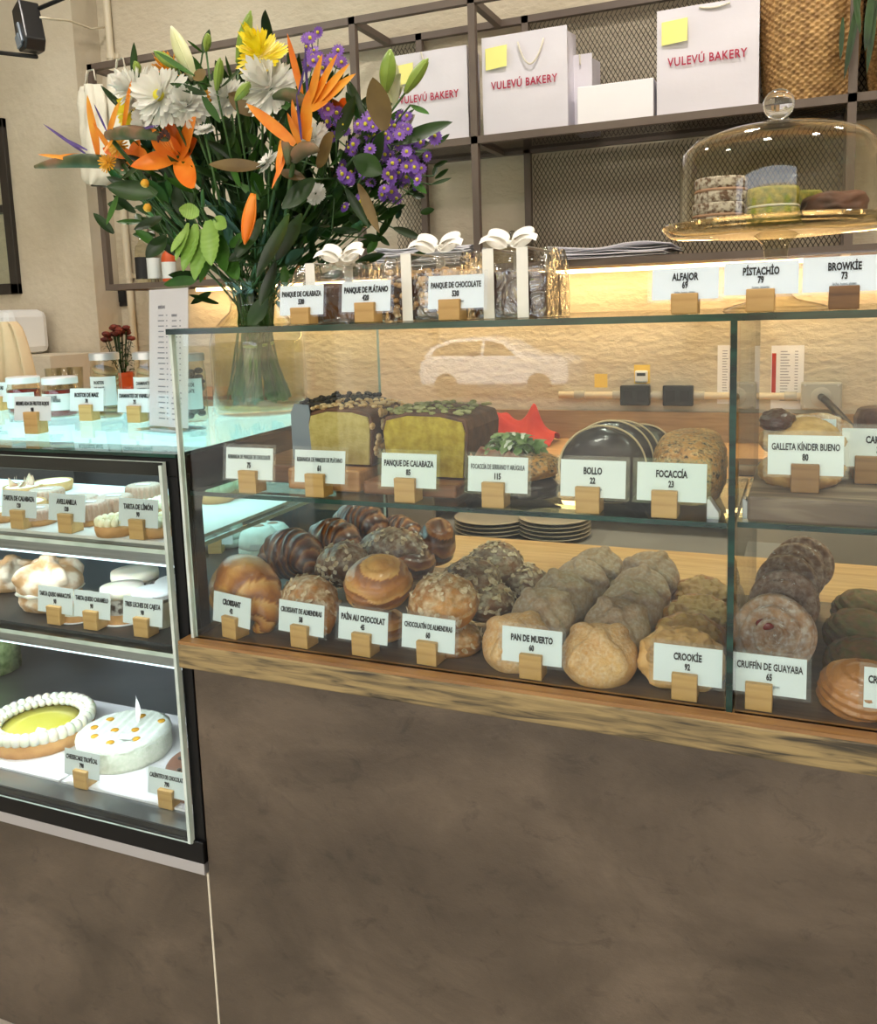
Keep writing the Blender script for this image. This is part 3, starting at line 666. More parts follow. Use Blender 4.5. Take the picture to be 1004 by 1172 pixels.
# croissants, left column
W = lambda px, py, Y: at(px, py, Y)
gc_ = 'plain croissants at the left end'
croissant('croissant', [W(258, 700, .19), W(262, 682, .13), W(280, 668, .085), W(300, 690, .062), W(303, 712, .05), W(294, 722, .045)], [.012, .034, .052, .037, .021, .010], 'croissant', 'golden plain croissant at the left front beside the CROISSANT card', gc_, 1, steps=5, amp=.12)
for i, (px, py, Y, r, L, z) in enumerate(((334, 634, .24, .047, .062, .94), (382, 620, .32, .045, .055, .955), (412, 600, .42, .044, .06, .96), (456, 612, .46, .04, .05, .94))):
    c = at(px, py, Y); c.z = max(c.z, ZD+.035); a = -.25
    d = V((cos(a), sin(a), 0)); q = V((sin(a)*.6, -cos(a)*.6, 0))
    croissant('croissant', [c-d*L*1.1+q*.03-V((0, 0, .02)), c-d*L*.6, c, c+d*L*.6, c+d*L*1.1+q*.03-V((0, 0, .02))], [.012, r*.75, r, r*.75, .012], 'croissant_dark', ('dark glazed croissant just behind the golden one', 'dark glazed croissant second from the back', 'dark glazed croissant on top of the pile at the back', 'dark glazed croissant at the right of the back pile')[i], gc_, i+3, steps=5)
# almond croissants
ga = 'almond croissants'
croissant('almond_croissant', [W(330, 690, .16), W(344, 685, .11), W(357, 690, .075), W(366, 706, .055), W(368, 726, .045)], [.014, .034, .044, .030, .014], 'almond_crust', 'almond flaked croissant behind the CROISSANT DE ALMENDRAS card', ga, 11, steps=3, amp=.06)
croissant('almond_croissant', [W(370, 656, .24), W(385, 648, .22), W(400, 646, .21), W(416, 655, .20)], [.02, .038, .038, .02], 'almond_dark', 'smaller almond croissant in the second row of the left pile', ga, 12, steps=3, amp=.06)
croissant('almond_croissant', [W(413, 640, .32), W(435, 632, .31), W(462, 632, .30), W(485, 640, .30)], [.02, .042, .042, .02], 'almond_dark', 'flaky dark almond croissant in the third row', ga, 13, steps=3, amp=.06)
def roll_fn(seed, rid=5, amp=.05):
    def f(d):
        k = 1+.05*fb(d.x, d.y, d.z, 2, seed)
        x = (d.z*rid*.5+d.x*.6+seed*.3) % 1
        return k*(1+amp*(x-.5))*(1+.06*(1-abs(d.x)**3))
    return f
def pain(px, py, Y, dims, m, lab, grp, seed, rot=(0, 0, 0), sticks=True, name='pain_au_chocolat', flat=-.6):
    o = bake(name, px, py, Y, 0, dims, roll_fn(seed), m, lab, 'chocolate pastry', grp, rot=rot, flat=flat)
    set_lam(o, [((v.co.z/dims[2])*1.5+(v.co.x/dims[0])*.7+seed*.3+.25*fb(v.co.x*30, v.co.y*30, v.co.z*30)) % 1 for v in o.data.vertices])
    if 'almond' in m: flakes(o, 80)
    if sticks:
        mb = MB()
        for s in (-.35, .3): mb.lathe([(.0, -.002), (.0045, -.002), (.005, .003), (0, .004)], 12, M=Matrix.Translation((s*dims[0]*.55, -dims[1]*.94, -dims[2]*.1)) @ Matrix.Rotation(rad(90), 4, 'X'))
        part('chocolate_stick', mb, 'bitter_chocolate', o)
    return o
gp = 'chocolate pastries stacked in two layers'
pain(430, 716, .075, (.050, .040, .030), 'pain_crust', 'lower chocolate pastry mostly hidden behind the PAIN AU CHOCOLAT card', gp, 1)
pain(433, 668, .085, (.055, .052, .042), 'pain_crust', 'big shiny golden chocolate pastry on top behind the PAIN AU CHOCOLAT card', gp, 2, rot=(18, 0, -12))
pain(500, 622, .40, (.036, .050, .046), 'croissant_dark', 'very dark glossy chocolate pastry at the back centre', gp, 3, rot=(10, 0, 10), sticks=False)
pain(470, 646, .30, (.045, .048, .035), 'croissant_dark', 'dark glossy chocolate pastry behind the big golden one', gp, 8, sticks=False)
gl = 'almond chocolate pastries'
pain(515, 732, .075, (.050, .042, .030), 'almond_crust', 'lower almond chocolate pastry peeking out behind the CHOCOLATIN card', gl, 4, name='chocolatin')
pain(508, 690, .075, (.054, .050, .040), 'almond_crust', 'flaked almond chocolate pastry on top behind the CHOCOLATIN card', gl, 5, rot=(15, 0, -8), name='chocolatin')
pain(538, 668, .19, (.052, .050, .036), 'almond_dark', 'second flaked almond pastry along the row', gl, 6, rot=(12, 0, -10), name='chocolatin')
pain(566, 648, .29, (.050, .050, .036), 'almond_dark', 'third flaked almond pastry along the row', gl, 7, rot=(12, 0, -10), name='chocolatin')
pain(560, 690, .17, (.040, .05, .03), 'almond_dark', 'dark almond pastry in the lower layer beside the golden bun', gl, 9, name='chocolatin', sticks=False)
pain(600, 668, .29, (.036, .05, .03), 'almond_dark', 'dark almond pastry in the lower layer at the back', gl, 10, name='chocolatin', sticks=False)
# crookies
def lump_fn(seed, a=.12, s=2.6):
    return lambda d: 1+a*fb(d.x, d.y, d.z, s, seed)+a*.5*abs(fb(d.x, d.y, d.z, s*2.4, seed+5))
gk = 'crookies beside the glass divider'
for i, (px, py, Y, dm, lab) in enumerate((
  (780, 738, .068, (.057, .048, .040), 'golden crookie with chunky dough right behind the CROOKIE card'),
  (788, 702, .150, (.055, .048, .036), 'crookie second in its row beside the divider'),
  (800, 668, .250, (.055, .048, .034), 'dark topped crookie third in its row'),
  (806, 650, .350, (.052, .048, .034), 'crookie farthest back in its row'))):
    p = at(px, py, Y); Z = ZD+dm[2]*.62 if i else ZD+dm[2]*.75
    o = bake('crookie', 0, 0, 0, 0, dm, lump_fn(i+20, .14), 'croissant' if i < 1 else 'croissant_dark', lab, 'filled pastry', gk, loc=(p.x, Y, Z), rot=(24 if i == 0 else 30, 0, 6), flat=-.6)
    q = bun_mb(dm[0]*.80, dm[1]*.8, dm[2]*.62, lambda d, s=i: 1+.22*fb(d.x, d.y, d.z, 3.2, s)+.1*fb(d.x, d.y, d.z, 8, s), flat=-.2)
    part('cookie_topping', q, 'cookie_dough', o, smooth=True, loc=(0, -.006, dm[2]*.62), label='pale cookie dough baked on top')
# cruffins: swirled ends face the front
def cruffin_mb(r, h, seed):
    mb = MB(); n, m = 72, 40
    def g(u, v):
        a = 2*pi*u
        if v < .55:                      # swirled top
            q = v/.55; rr = r*q; sp = (q*3.2-a/(2*pi)) % 1
            z = h*(.16*math.sqrt(max(0, 1-q*q)))+ (.20*r*(sp-.5) if .04 < q < .98 else 0)
            z += .05*r*fb(cos(a)*q*3, sin(a)*q*3, seed, 1.5)-(.25*r*math.exp(-(q/.17)**2))
            rr *= 1+.05*fb(cos(a), sin(a), seed, 1.2)
        else:
            q = (v-.55)/.45; rr = r*(1-.16*q)*(1+.04*sin(q*16)+.05*fb(cos(a), sin(a), seed, 1.2)); z = -h*q
        return V((rr*cos(a), rr*sin(a), z))
    return mb.grid(g, n, m, 0, cu=True)
gf = 'guava cruffins in a leaning row'
for i, (px, py, Y, r, lab) in enumerate((
  (886, 726, .115, .054, 'sugared guava cruffin at the front with its red filling showing'),
  (897, 690, .195, .048, 'dusty cruffin second in the row'), (900, 670, .270, .046, 'dusty cruffin third in the row'),
  (910, 655, .350, .046, 'dusty cruffin fourth in the row'), (920, 645, .42, .046, 'dusty cruffin farthest back in the row'))):
    p = at(px, py, Y)
    o = part('cruffin', cruffin_mb(r, .062, i+2), 'cruffin_crust' if i == 0 else 'cruffin_dark', None, smooth=True, loc=(p.x, Y, max(p.z, ZD+r*.97)), rot=(rad(72), rad(0), rad(-6)))
    tag(o, lab, 'cruffin', gf); flakes(o, 120, .0035, 'sugar', 'sugar_crumbs', label='sugar crumbs')
    part('cruffin_base', MB().lathe([(0, 0), (r*.80, 0), (r*.82, .004), (0, .006)], 24, M=Matrix.Translation((0, 0, -.066))), 'croissant', o)
    if i == 0: part('guava_filling', MB().ball((-.012, .012, .004), (.013, .008, .006), n=14, m=8), 'jam', o, smooth=True, label='glossy dark red guava filling')
gm = 'green dusted matcha pastries at the right edge'
for i, (px, py, Y, r, lab) in enumerate((
  (985, 792, .055, .050, 'brown pastry at the lower right edge of the front row'), (992, 735, .135, .052, 'green dusted pastry above it at the right edge'),
  (985, 690, .26, .050, 'green dusted pastry third along the right edge'), (992, 668, .36, .05, 'green dusted pastry at the back of the right edge row'))):
    p = at(px, py, Y)
    o = bake('matcha_pastry', 0, 0, 0, 0, (r, r*.9, r*.7), roll_fn(i+40, 7, .10), 'croissant_dark' if i == 0 else 'matcha_crust', lab, 'pastry', gm, loc=(p.x, Y, ZD+r*.42), flat=-.6, rot=(14, 0, 10*i))
for i, (px, py, Y, lab) in enumerate(((833, 690, .22, 'dusty bun seen through the glass divider, nearer one'), (842, 655, .36, 'dusty bun seen through the glass divider, farther one'))):
    p = at(px+6, py, Y)
    bake('sugared_bun', 0, 0, 0, 0, (.026, .04, .036), lump_fn(i+60, .1), 'muerto_dusty', lab, 'sweet bun', None, loc=(max(p.x, XD+.040), Y, ZD+.021), flat=-.6)
# ---------------------------------------------------------------- upper tier
ZS = 1.1436
def board(x0, x1, y0, y1, z, h, label, m='board_wood', name='cutting_board'):
    o = part(name, MB().box(0, x1-x0, 0, y1-y0, 0, h), m, None, loc=(x0, y0, z), bevel=.004); return tag(o, label, 'cutting board')
board(.045, .155, .09, .27, ZS, .030, 'left wooden board under the chocolate loaf', 'board_dark')
board(.162, .292, .05, .27, ZS, .034, 'middle wooden board under the banana loaf', 'board_wood')
board(.30, .455, .045, .27, ZS, .020, 'right wooden board under the pumpkin loaf', 'board_dark')
def loaf(w, d, h, crumb, crust, loc, label, topfn=None, rot=0, name='loaf_cake'):
    t = thing(name, label, 'loaf cake', loc, (0, 0, rad(rot)))
    prof = [(-w/2*.93, 0), (w/2*.93, 0), (w/2, h*.75), (w/2*.93, h*.92), (w/2*.4, h), (-w/2*.4, h*1.01), (-w/2*.92, h*.93), (-w/2, h*.75)]
    part('crust', MB().prism(prof, .004, d), crust, t, bevel=.004)
    inn = [(x*.93, max(.004, z*.94)) for x, z in prof]
    part('cut_face', MB().prism(inn, .0, .0045), crumb, t, label='moist crumb of the cut face')
    return t
Z0 = ZS+.034
l1 = loaf(.115, .15, .098, 'choc_crumb', 'bitter_chocolate', (at(372, 500, .16).x-.0, .155, ZS+.030), 'dark chocolate loaf cake at the left of the upper tier')
part('grey_wrapper', MB().prism([(-.060, 0), (-.022, 0), (-.020, .07), (-.024, .094), (-.052, .096), (-.060, .08)], -.004, -.001), 'grey_plastic', l1, label='grey band on the cut face')  # flat grey band over the left part of the cut face
mb = MB()
for i in range(60): mb.ball((RND.uniform(-.05, .05), RND.uniform(.01, .14), .098+RND.uniform(-.003, .004)), (.006, .005, .004), n=6, m=4)
part('chocolate_crumble', mb, 'bitter_chocolate', l1, smooth=False, label='rough chocolate crumble')
l2 = loaf(.118, .14, .092, 'cake_crumb', 'loaf_crust', (at(395, 505, .10).x-.002, .085, Z0), 'pale banana loaf cake with a streusel top and nut pieces')
mb = MB()
for i in range(90): mb.ball((RND.uniform(-.055, .055), RND.uniform(.005, .13), .092+RND.uniform(-.002, .004)), (RND.uniform(.004, .007),)*2+(.003,), n=6, m=4)
part('streusel', mb, 'almond', l2, label='toasted streusel')
mb = MB()
for i in range(44): mb.ball((.060+RND.uniform(-.002, .003), RND.uniform(.0, .13), RND.uniform(.01, .088)), (.004, .008, .006), n=6, m=4)
part('nut_coating', mb, 'almond', l2, label='nuts stuck to the dark side')
l3 = loaf(.145, .15, .102, 'pumpkin_crumb', 'loaf_crust', (at(492, 505, .10).x-.004, .085, ZS+.020), 'yellow green pumpkin loaf cake with seeds on top')
mb = MB()
for i in range(110): mb.ball((RND.uniform(-.066, .066), RND.uniform(.005, .14), .102+RND.uniform(-.003, .004)), (.0065, .0035, .003), n=6, m=4, M=None)
part('pumpkin_seeds', mb, 'pumpkin_seed', l3, label='green pumpkin seeds')
# ham and rocket focaccia
p = at(588, 565, .10); t = thing('focaccia_sandwich', 'round focaccia sandwich piled with rocket, ham and shaved cheese', 'sandwich', (p.x, .10, ZS))
part('lower_bread', bun_mb(.072, .055, .026, lump_fn(70, .12), flat=-.5), 'bun_crust', t, smooth=True, loc=(0, 0, .013))
part('upper_bread', bun_mb(.068, .052, .026, lump_fn(71, .12), flat=-.5), 'seed_crust', t, smooth=True, loc=(.006, 0, .037), rot=(0, rad(-8), 0))
mb = MB()
for i in range(14):
    a = RND.uniform(0, 2*pi); q = V((cos(a)*RND.uniform(0, .04)-.01, sin(a)*.03-.01, .054+RND.uniform(-.004, .006)))
    mb.grid(lambda u, v, q=q, a=a: q+V(((u-.5)*.04, (v-.5)*.022, .010*sin(u*7+a)+.006*cos(v*5))), 8, 4)
part('ham_slices', mb, 'ham', t, smooth=True)
for kk, (nm, mm, cnt, L_, w_2) in enumerate((('rocket_leaves', 'leaf_salad', 46, .036, .009), ('cheese_shavings', 'cheese', 26, .030, .004))):
    mb = MB()
    for i in range(cnt):
        a = RND.uniform(0, 2*pi); r_ = RND.uniform(0, .045); q = V((r_*cos(a), r_*.7*sin(a), .058+.018*(1-(r_/.05)**2)+RND.uniform(-.006, .006))); b2 = RND.uniform(0, 2*pi); tl = RND.uniform(-.7, .6)
        def lf(u, v, q=q, b2=b2, tl=tl):
            x = (u-.5)*L_; w = w_2*(sin(pi*u)**.6+.12)*(1+.35*sin(u*22))*(v-.5)*2
            return q+V((x*cos(b2)*cos(tl)-w*sin(b2), x*sin(b2)*cos(tl)+w*cos(b2), x*sin(tl)+.012*sin(pi*u)))
        mb.grid(lf, 9, 2)
    part(nm, mb, mm, t, smooth=True)
# dark rolls
gb = 'dark rolls leaning in a row'
for i, (px, py, Y, r, lab) in enumerate(((690, 545, .075, .060, 'dark round roll at the front left behind the BOLLO card'), (700, 528, .13, .060, 'second dark roll in the leaning row'),
                                   (712, 515, .185, .056, 'third dark roll in the leaning row'), (735, 510, .23, .05, 'dark roll at the back beside the seeded loaf'))):
    p = at(px, py, Y); o = part('dark_roll', bun_mb(r, r*.48, r*.95, lump_fn(i+80, .05), flat=-.85), 'bun_crust', None, smooth=True, loc=(p.x, Y, ZS+r*.84), rot=(rad(-14), 0, rad(8)))
    tag(o, lab, 'bread roll', gb)
    part('crust_seam', MB().tube([(r*1.0*cos(a), -.008, r*.97*sin(a)) for a in [rad(-35+250*k/40) for k in range(41)]], .0016, 6), 'bun_seam', o, smooth=True, label='pale line along the rim')
# seeded focaccia loaf
def sf(d):
    e = lambda v: math.copysign(abs(v)**.62, v)
    k = 1/((abs(d.x)**3+abs(d.y)**3+abs(d.z)**3)**(1/3))
    return k*(1+.05*fb(d.x, d.y, d.z, 3, 4)+.02*fb(d.x, d.y, d.z, 9, 4))
p = at(783, 535, .08)
o = part('focaccia_loaf', bun_mb(.050, .10, .048, sf, flat=-.9), 'seed_crust', None, smooth=True, loc=(p.x+.0, .150, ZS+.045), rot=(0, 0, rad(3)))
tag(o, 'thick seeded focaccia loaf behind the FOCACCIA card', 'bread')
# rustic board and cookies in the right bay
board(.862, 1.5, .0, .26, 1.1466, .032, 'rustic grey bark edged board in the right bay', 'rustic_board', 'rustic_board')
gco = 'thick cookies stacked in the right bay'
zc = 1.1787
for i, (px, py, Y, dm, lab, m) in enumerate(((917, 545, .105, (.052, .05, .028), 'lower pale cookie of the stack on the rustic board', 'cookie_dough'),
   (918, 512, .115, (.052, .05, .028), 'upper pale cookie of the stack on the rustic board', 'cookie_dough'),
   (935, 495, .235, (.05, .012, .036), 'brown nutty cookie standing behind the stacked cookies', 'almond_crust'))):
    p = at(px, py, Y); z = (zc+.016, zc+.056, zc+.040)[i]
    bake('thick_cookie', 0, 0, 0, 0, dm, lump_fn(90+i, .12, 2), m, lab, 'cookie', gco, loc=(p.x, Y, z), flat=-.6)
p = at(889, 500, .10); bake('chocolate_cookie', 0, 0, 0, 0, (.022, .03, .016), lump_fn(95, .12), 'chocolate', 'small dark chocolate cookie lying on the pale cookies', 'cookie', None, loc=(p.x, .10, zc+.082), flat=-.6)
p = at(1004, 492, .2)
o = part('chocolate_cake', MB().lathe([(0, 0), (.045, 0), (.048, .006), (.05, .04), (.045, .052), (0, .054)], 32, wob=lambda a, z: 1+.03*cos(a*16)), 'brownie', None, smooth=True, loc=(p.x+.02, .17, zc+.04)); tag(o, 'dark chocolate muffin at the right picture edge above the CAM card', 'cake')
board(.985, 1.12, .135, .23, zc, .038, 'small wooden riser under the chocolate muffin', 'board_wood', 'wooden_riser')
# ================================================================ cakes in the black case
def ring_dollops(mb, R, r, n, z, h=1.0, off=0):
    for i in range(n):
        a = 2*pi*(i+off)/n; mb.ball((R*cos(a), R*sin(a), z), (r, r, r*h), n=10, m=6)
def tart(name, loc, r, h, label, cat, group, shell='tart_shell', fill='butter_cream', dome=.004, kids=(), rot=0):
    t = thing(name, label, cat, loc, (0, 0, rot), group=group)
    part('shell', MB().lathe([(0, 0), (r*.93, 0), (r, h*.5), (r*1.01, h), (r*.95, h), (r*.94, h*.85), (0, h*.82)], 40, wob=lambda a, z: 1+.006*cos(24*a)), shell, t, smooth=True)
    part('filling', MB().lathe([(r*.945, h*.86), (r*.8, h*.86+dome*.8), (0, h*.86+dome)], 40), fill, t, smooth=True)
    return t
gt = 'small tarts on the upper fridge shelf'
def fig_tart(px, py, Y, lab, fig=True, r=.042):
    p = at(px, py, Y); t = tart('fig_tart' if fig else 'custard_tart', (p.x, Y, Z1), r, .022, lab, 'tart', gt)
    if fig:
        for i in range(5):
            a = i*1.3; mb = MB().grid(lambda u, v: V(((u-.5)*.022*(1-v), .004*sin(pi*v), v*.028)), 4, 5); mb.grid(lambda u, v: V(((u-.5)*.022*(1-v), .004*sin(pi*v)+.004, v*.028)), 4, 5, flip=True)
            part('fig_wedge', mb, 'fig', t, smooth=True, loc=(.018*cos(a), .018*sin(a), .02), rot=(rad(-20), rad(20*sin(a*2)), a))
    return t
fig_tart(28, 574, .30, 'fig topped tart at the back left of the upper shelf')
fig_tart(62, 572, .36, 'plain custard tart behind the labels, beside the fig tart', False, .044)
fig_tart(30, 588, .17, 'custard tart in front of the fig tart', False, .040)
fig_tart(4, 604, .10, 'pumpkin tart at the left picture edge behind the TARTA DE CALABAZA card', False, .036)
def nut_tart(px, py, Y, lab, r=.042, h=.036, hi=True):
    p = at(px, py, Y); t = thing('hazelnut_tart', lab, 'tart', (p.x, Y, Z1), group='hazelnut tarts with ribbed cream')
    part('shell', MB().lathe([(0, 0), (r*.9, 0), (r*.95, .012), (0, .013)], 40), 'tart_shell', t, smooth=True)
    part('ribbed_cream', MB().grid(lambda u, v: (lambda a, q: V(((r*(1+.05*cos(a*22))*(sin(min(1, q*1.6)*pi/2) if q < .62 else 1))*cos(a), (r*(1+.05*cos(a*22))*(sin(min(1, q*1.6)*pi/2) if q < .62 else 1))*sin(a), h-(h-.012)*max(0, (q-.45)/.55)**1.0)))(2*pi*u, v), 132, 14, cu=True), 'hazelnut_cream', t, smooth=True)
    part('paper_tag', MB().box(-.014, .014, -.006, .006, h+.0005, h+.0012), 'label_paper', t, rot=(0, 0, .3), label='tiny white paper tag')
    return t
for a in ((44, 600, .10, 'hazelnut tart between the TARTA DE CALABAZA and AVELLANILLA cards', .038, .030), (104, 608, .125, 'tall ribbed hazelnut tart right of the AVELLANILLA card', .034, .042), (92, 590, .19, 'hazelnut tart second row, middle', .038, .034), (55, 585, .25, 'hazelnut tart second row, left', .036, .030),
          (132, 588, .20, 'hazelnut tart behind the lemon tart', .036, .038), (165, 572, .30, 'hazelnut tart standing highest at the back right', .036, .040)):
    nut_tart(*a)
def lemon_tart(px, py, Y, lab, r=.036):
    p = at(px, py, Y); t = tart('lemon_tart', (p.x, Y, Z1), r, .020, lab, 'tart', 'lemon tarts with piped cream rims', fill='lemon_curd')
    mb = MB(); ring_dollops(mb, r*.82, r*.20, 15, .025, 1.25); ring_dollops(mb, r*.45, r*.18, 9, .028, 1.2); part('piped_cream', mb, 'butter_cream', t, smooth=True)
for a in ((133, 610, .075, 'lemon tart with piped cream left of the TARTA DE LIMON card'), (183, 616, .095, 'lemon tart with piped cream right of the TARTA DE LIMON card', .038), (170, 595, .19, 'lemon tart behind the TARTA DE LIMON card'), (196, 592, .24, 'lemon tart beside the black side frame'),
          (248, 584, .36, 'lemon tart seen through the side glass, nearer', .04), (272, 580, .42, 'lemon tart seen through the side glass, farther', .04)): lemon_tart(*a)
# glazed domes seen through the side glass
gd = 'white glazed coconut domes'
for px, py, lab in ((303, 634, 'nearest white glazed dome beside the CHEESECAKE TROPICAL card'), (290, 612, 'white dome half hidden behind the nearest one'), (337, 618, 'white dome right of the nearest one'), (352, 604, 'white dome farthest right at the back')):
    p = az(px, py, Z2); k = 1.0
    t = thing('glazed_dome', lab, 'cake', (p.x, min(p.y-.02, .64), Z2), group=gd, scale=1.12 if py > 630 else 1.0)
    part('coconut_base', bun_mb(.044, .044, .030, lambda d: 1+.02*fb(d.x, d.y, d.z, 8), flat=-.5), 'coconut', t, smooth=True, loc=(0, 0, .016))
    part('glaze', MB().lathe([(.043, .022), (.043, .034), (.038, .052), (.028, .064), (.016, .068), (.010, .065), (0, .064)], 40), 'mint_cream', t, smooth=True)
    part('brown_centre', MB().lathe([(.014, .0665), (.008, .069), (0, .069)], 20), 'hazelnut_cream', t, smooth=True)
    mb = MB().box(-.014, .014, -.0458, -.045, .026, .038); part('paper_tag', mb, 'label_paper', t, rot=(0, 0, rad(28)))
# middle shelf
p = at(36, 690, .07); t = thing('filled_pan_de_muerto', 'big floured sweet bun with cross shaped lobes and cream, middle fridge shelf', 'sweet bun', (p.x-.030, .145, Z2))
part('bottom_bun', bun_mb(.062, .058, .030, lump_fn(3, .06), flat=-.6), 'flour_bun', t, smooth=True, loc=(0, 0, .018))
part('cream_layer', MB().lathe([(0, 0), (.058, 0), (.064, .006), (.058, .012), (0, .012)], 40, wob=lambda a, z: 1+.05*cos(9*a)), 'cream', t, smooth=True, loc=(0, 0, .032))
part('top_bun', bun_mb(.066, .062, .040, muerto_fn(3, .4, .30), flat=-.2), 'flour_bun', t, smooth=True, loc=(0, 0, .048))
p = at(8, 684, .2); o = part('sweet_bun', bun_mb(.058, .055, .036, muerto_fn(8, 1.0, .28), flat=-.5), 'flour_bun', None, smooth=True, loc=(p.x, .22, Z2+.018)); tag(o, 'floured sweet bun behind the big one at the left picture edge', 'sweet bun')
def cheese(px, Y, lab, r, h, side, hgt2, gr='round cheesecakes on the middle shelf'):
    p = at(px, 700, Y); t = thing('small_cheesecake', lab, 'cheesecake', (p.x, Y, Z2), group=gr)
    part('cake_disc', MB().lathe([(0, .0005), (r*1.15, .0005), (r*1.15, .0015), (0, .0015)], 32), 'white_paper', t)
    part('biscuit_base', MB().lathe([(0, .002), (r, .002), (r, h*.3), (0, h*.3)], 40), 'tart_shell', t, smooth=False)
    part('middle_layer', MB().lathe([(0, h*.3), (r*.99, h*.3), (r*.99, h*.75), (0, h*.75)], 40), side, t)
    part('cream_top', MB().lathe([(0, h*.75), (r*1.01, h*.75), (r*1.03, h*.85), (r, h), (r*.5, h*1.01), (0, h)], 40), 'cream', t, smooth=True)
cheese(90, .105, 'cheesecake behind the TARTA QUESO MARACUYA card', .032, .046, 'cream', 1)
cheese(142, .13, 'tall cheesecake with nutty side behind the CARAMELO card', .040, .066, 'oreo', 1)
cheese(158, .215, 'tall cheesecake at the back of the middle shelf', .046, .068, 'oreo', 1)
def tubj(px, Y, lab, r=.040, h=.060, py=720):
    p = at(px, py, Y); t = thing('dessert_jar', lab, 'dessert jar', (p.x, Y, Z2), group='clear dessert tubs with white lids')
    part('tub', MB().lathe([(0, 0), (r*.93, 0), (r*.97, h), ], 32, caps=False), 'acrylic', t, smooth=True)
    part('dessert', MB().lathe([(0, .001), (r*.90, .001), (r*.94, h*.82), (0, h*.82)], 32), 'butter_cream', t, smooth=False)
    part('lid', MB().lathe([(r*1.02, h*.93), (r*1.04, h*.95), (r*1.04, h*1.08), (r*.98, h*1.13), (0, h*1.12)], 40), 'lid_white', t, smooth=False, bevel=.001)
    part('paper_label', MB().grid(lambda u, v: V((r*.99*sin((u-.5)*1.5), -r*.99*cos((u-.5)*1.5), h*(.12+.62*v))), 10, 2), 'label_paper', t, smooth=True)
tubj(180, .125, 'lidded dessert tub behind the TRES LECHES card'); tubj(205, .19, 'lidded dessert tub at the back beside the frame', py=700)
# floor of the case
t = thing('cake_tray', 'white cake boards covering the floor of the fridge', 'tray', (0, 0, Z3))
part('cake_board', MB().box(-.70, -.405, .055, .36, .0, .004), 'white_paper', t); part('cake_board', MB().box(-.40, -.05, .055, .36, .0, .004), 'white_paper', t)
ZT = Z3+.0045
p = az(40, 858, ZT); t = thing('lemon_tart_cake', 'large lemon tart with ruffled cream rim, lower left of the fridge', 'tart', (p.x-.035, .185, ZT)); R = .108
part('shell', MB().lathe([(0, 0), (R*.96, 0), (R*1.02, .028), (R*.9, .028), (0, .024)], 64, wob=lambda a, z: 1+.008*cos(30*a)), 'tart_shell', t, smooth=True)
part('lemon_curd', MB().lathe([(R*.9, .030), (R*.4, .032), (0, .032)], 48), 'lemon_curd', t, smooth=True, label='smooth yellow lemon curd')
mb = MB()
for i in range(36):
    a = 2*pi*i/36; mb.ball((R*.93*cos(a), R*.93*sin(a), .038), (.0125, .0125, .016), n=12, m=8); mb.ball((R*.80*cos(a+.09), R*.80*sin(a+.09), .038), (.009, .009, .009), n=8, m=6)
part('ruffled_cream', mb, 'cream', t, smooth=True)
part('paper_tag', MB().box(-.012, .012, -.0004, 0, 0, .010), 'label_paper', t, loc=(R*.55, -R*.55, .045), rot=(rad(-50), 0, 0))
p = az(133, 868, ZT); t = thing('tropical_cheesecake', 'large white cheesecake with passion fruit dots and coconut sides', 'cheesecake', (p.x-.002, .190, ZT)); R = .094
part('coconut_side', MB().lathe([(0, 0), (R*.98, 0), (R, .008), (R, .046), (0, .046)], 72, wob=lambda a, z: 1+.01*cos(60*a)), 'coconut', t, smooth=True)
def rip(u, v):
    a = 2*pi*u; r = R*1.01*v; x, y = r*cos(a), r*sin(a)
    return V((x, y, .052-.010*max(0, (v-.85)/.15)**2+.0016*sin((x+y*.25)*330)*(1 if v < .9 else .4)))
part('rippled_top', MB().grid(rip, 90, 40, cu=True), 'mint_cream', t, smooth=True)
for x, y in ((-.055, .02), (-.03, -.05), (.0, .055), (.03, .0), (-.01, -.015), (.055, .05), (.06, -.03), (.02, -.06), (-.06, -.02)):
    part('passion_fruit_dot', MB().ball((x, y, .0525), (.0085, .0085, .003), n=12, m=6), 'passion', t, smooth=True)
part('paper_tag', MB().box(-.013, .013, -.0004, 0, 0, .010), 'label_paper', t, loc=(.045, -.045, .056), rot=(rad(-40), 0, .2))
part('white_feather', MB().grid(lambda u, v: V(((v-.5)*.014*sin(pi*min(1, u+.1)), .004*sin(3*u), .06*u)), 8, 3), 'white_paper', t, smooth=True, loc=(.01, .03, .052), label='pointed white decoration')
p = at(226, 880, .19); t = thing('chocolate_glazed_cake', 'round pale brown glazed cake with dark dots in the right corner of the fridge', 'cake', (-.118, .15, ZT)); R = .080
part('cake_body', MB().lathe([(0, 0), (R, 0), (R, .040), (R*.96, .044), (0, .045)], 56), 'cocoa_glaze', t, smooth=False, bevel=.002)
for a in (.3, 1.2, 2.4, 3.4, 4.2, 5.2): part('chocolate_dot', MB().ball((R*.72*cos(a), R*.72*sin(a), .046), (.005, .004, .003), n=8, m=5), 'bitter_chocolate', t, smooth=True)
p = at(3, 770, .15); t = thing('green_cake', 'green crumb cake slice just inside the left picture edge, fridge floor', 'cake', (at(6, 770, .40).x-.07, .42, ZT)); part('cake_body', MB().lathe([(0, 0), (.07, 0), (.07, .11), (0, .112)], 40, wob=lambda a, z: 1+.02*cos(20*a+z*400)), 'leaf_salad', t, smooth=True)
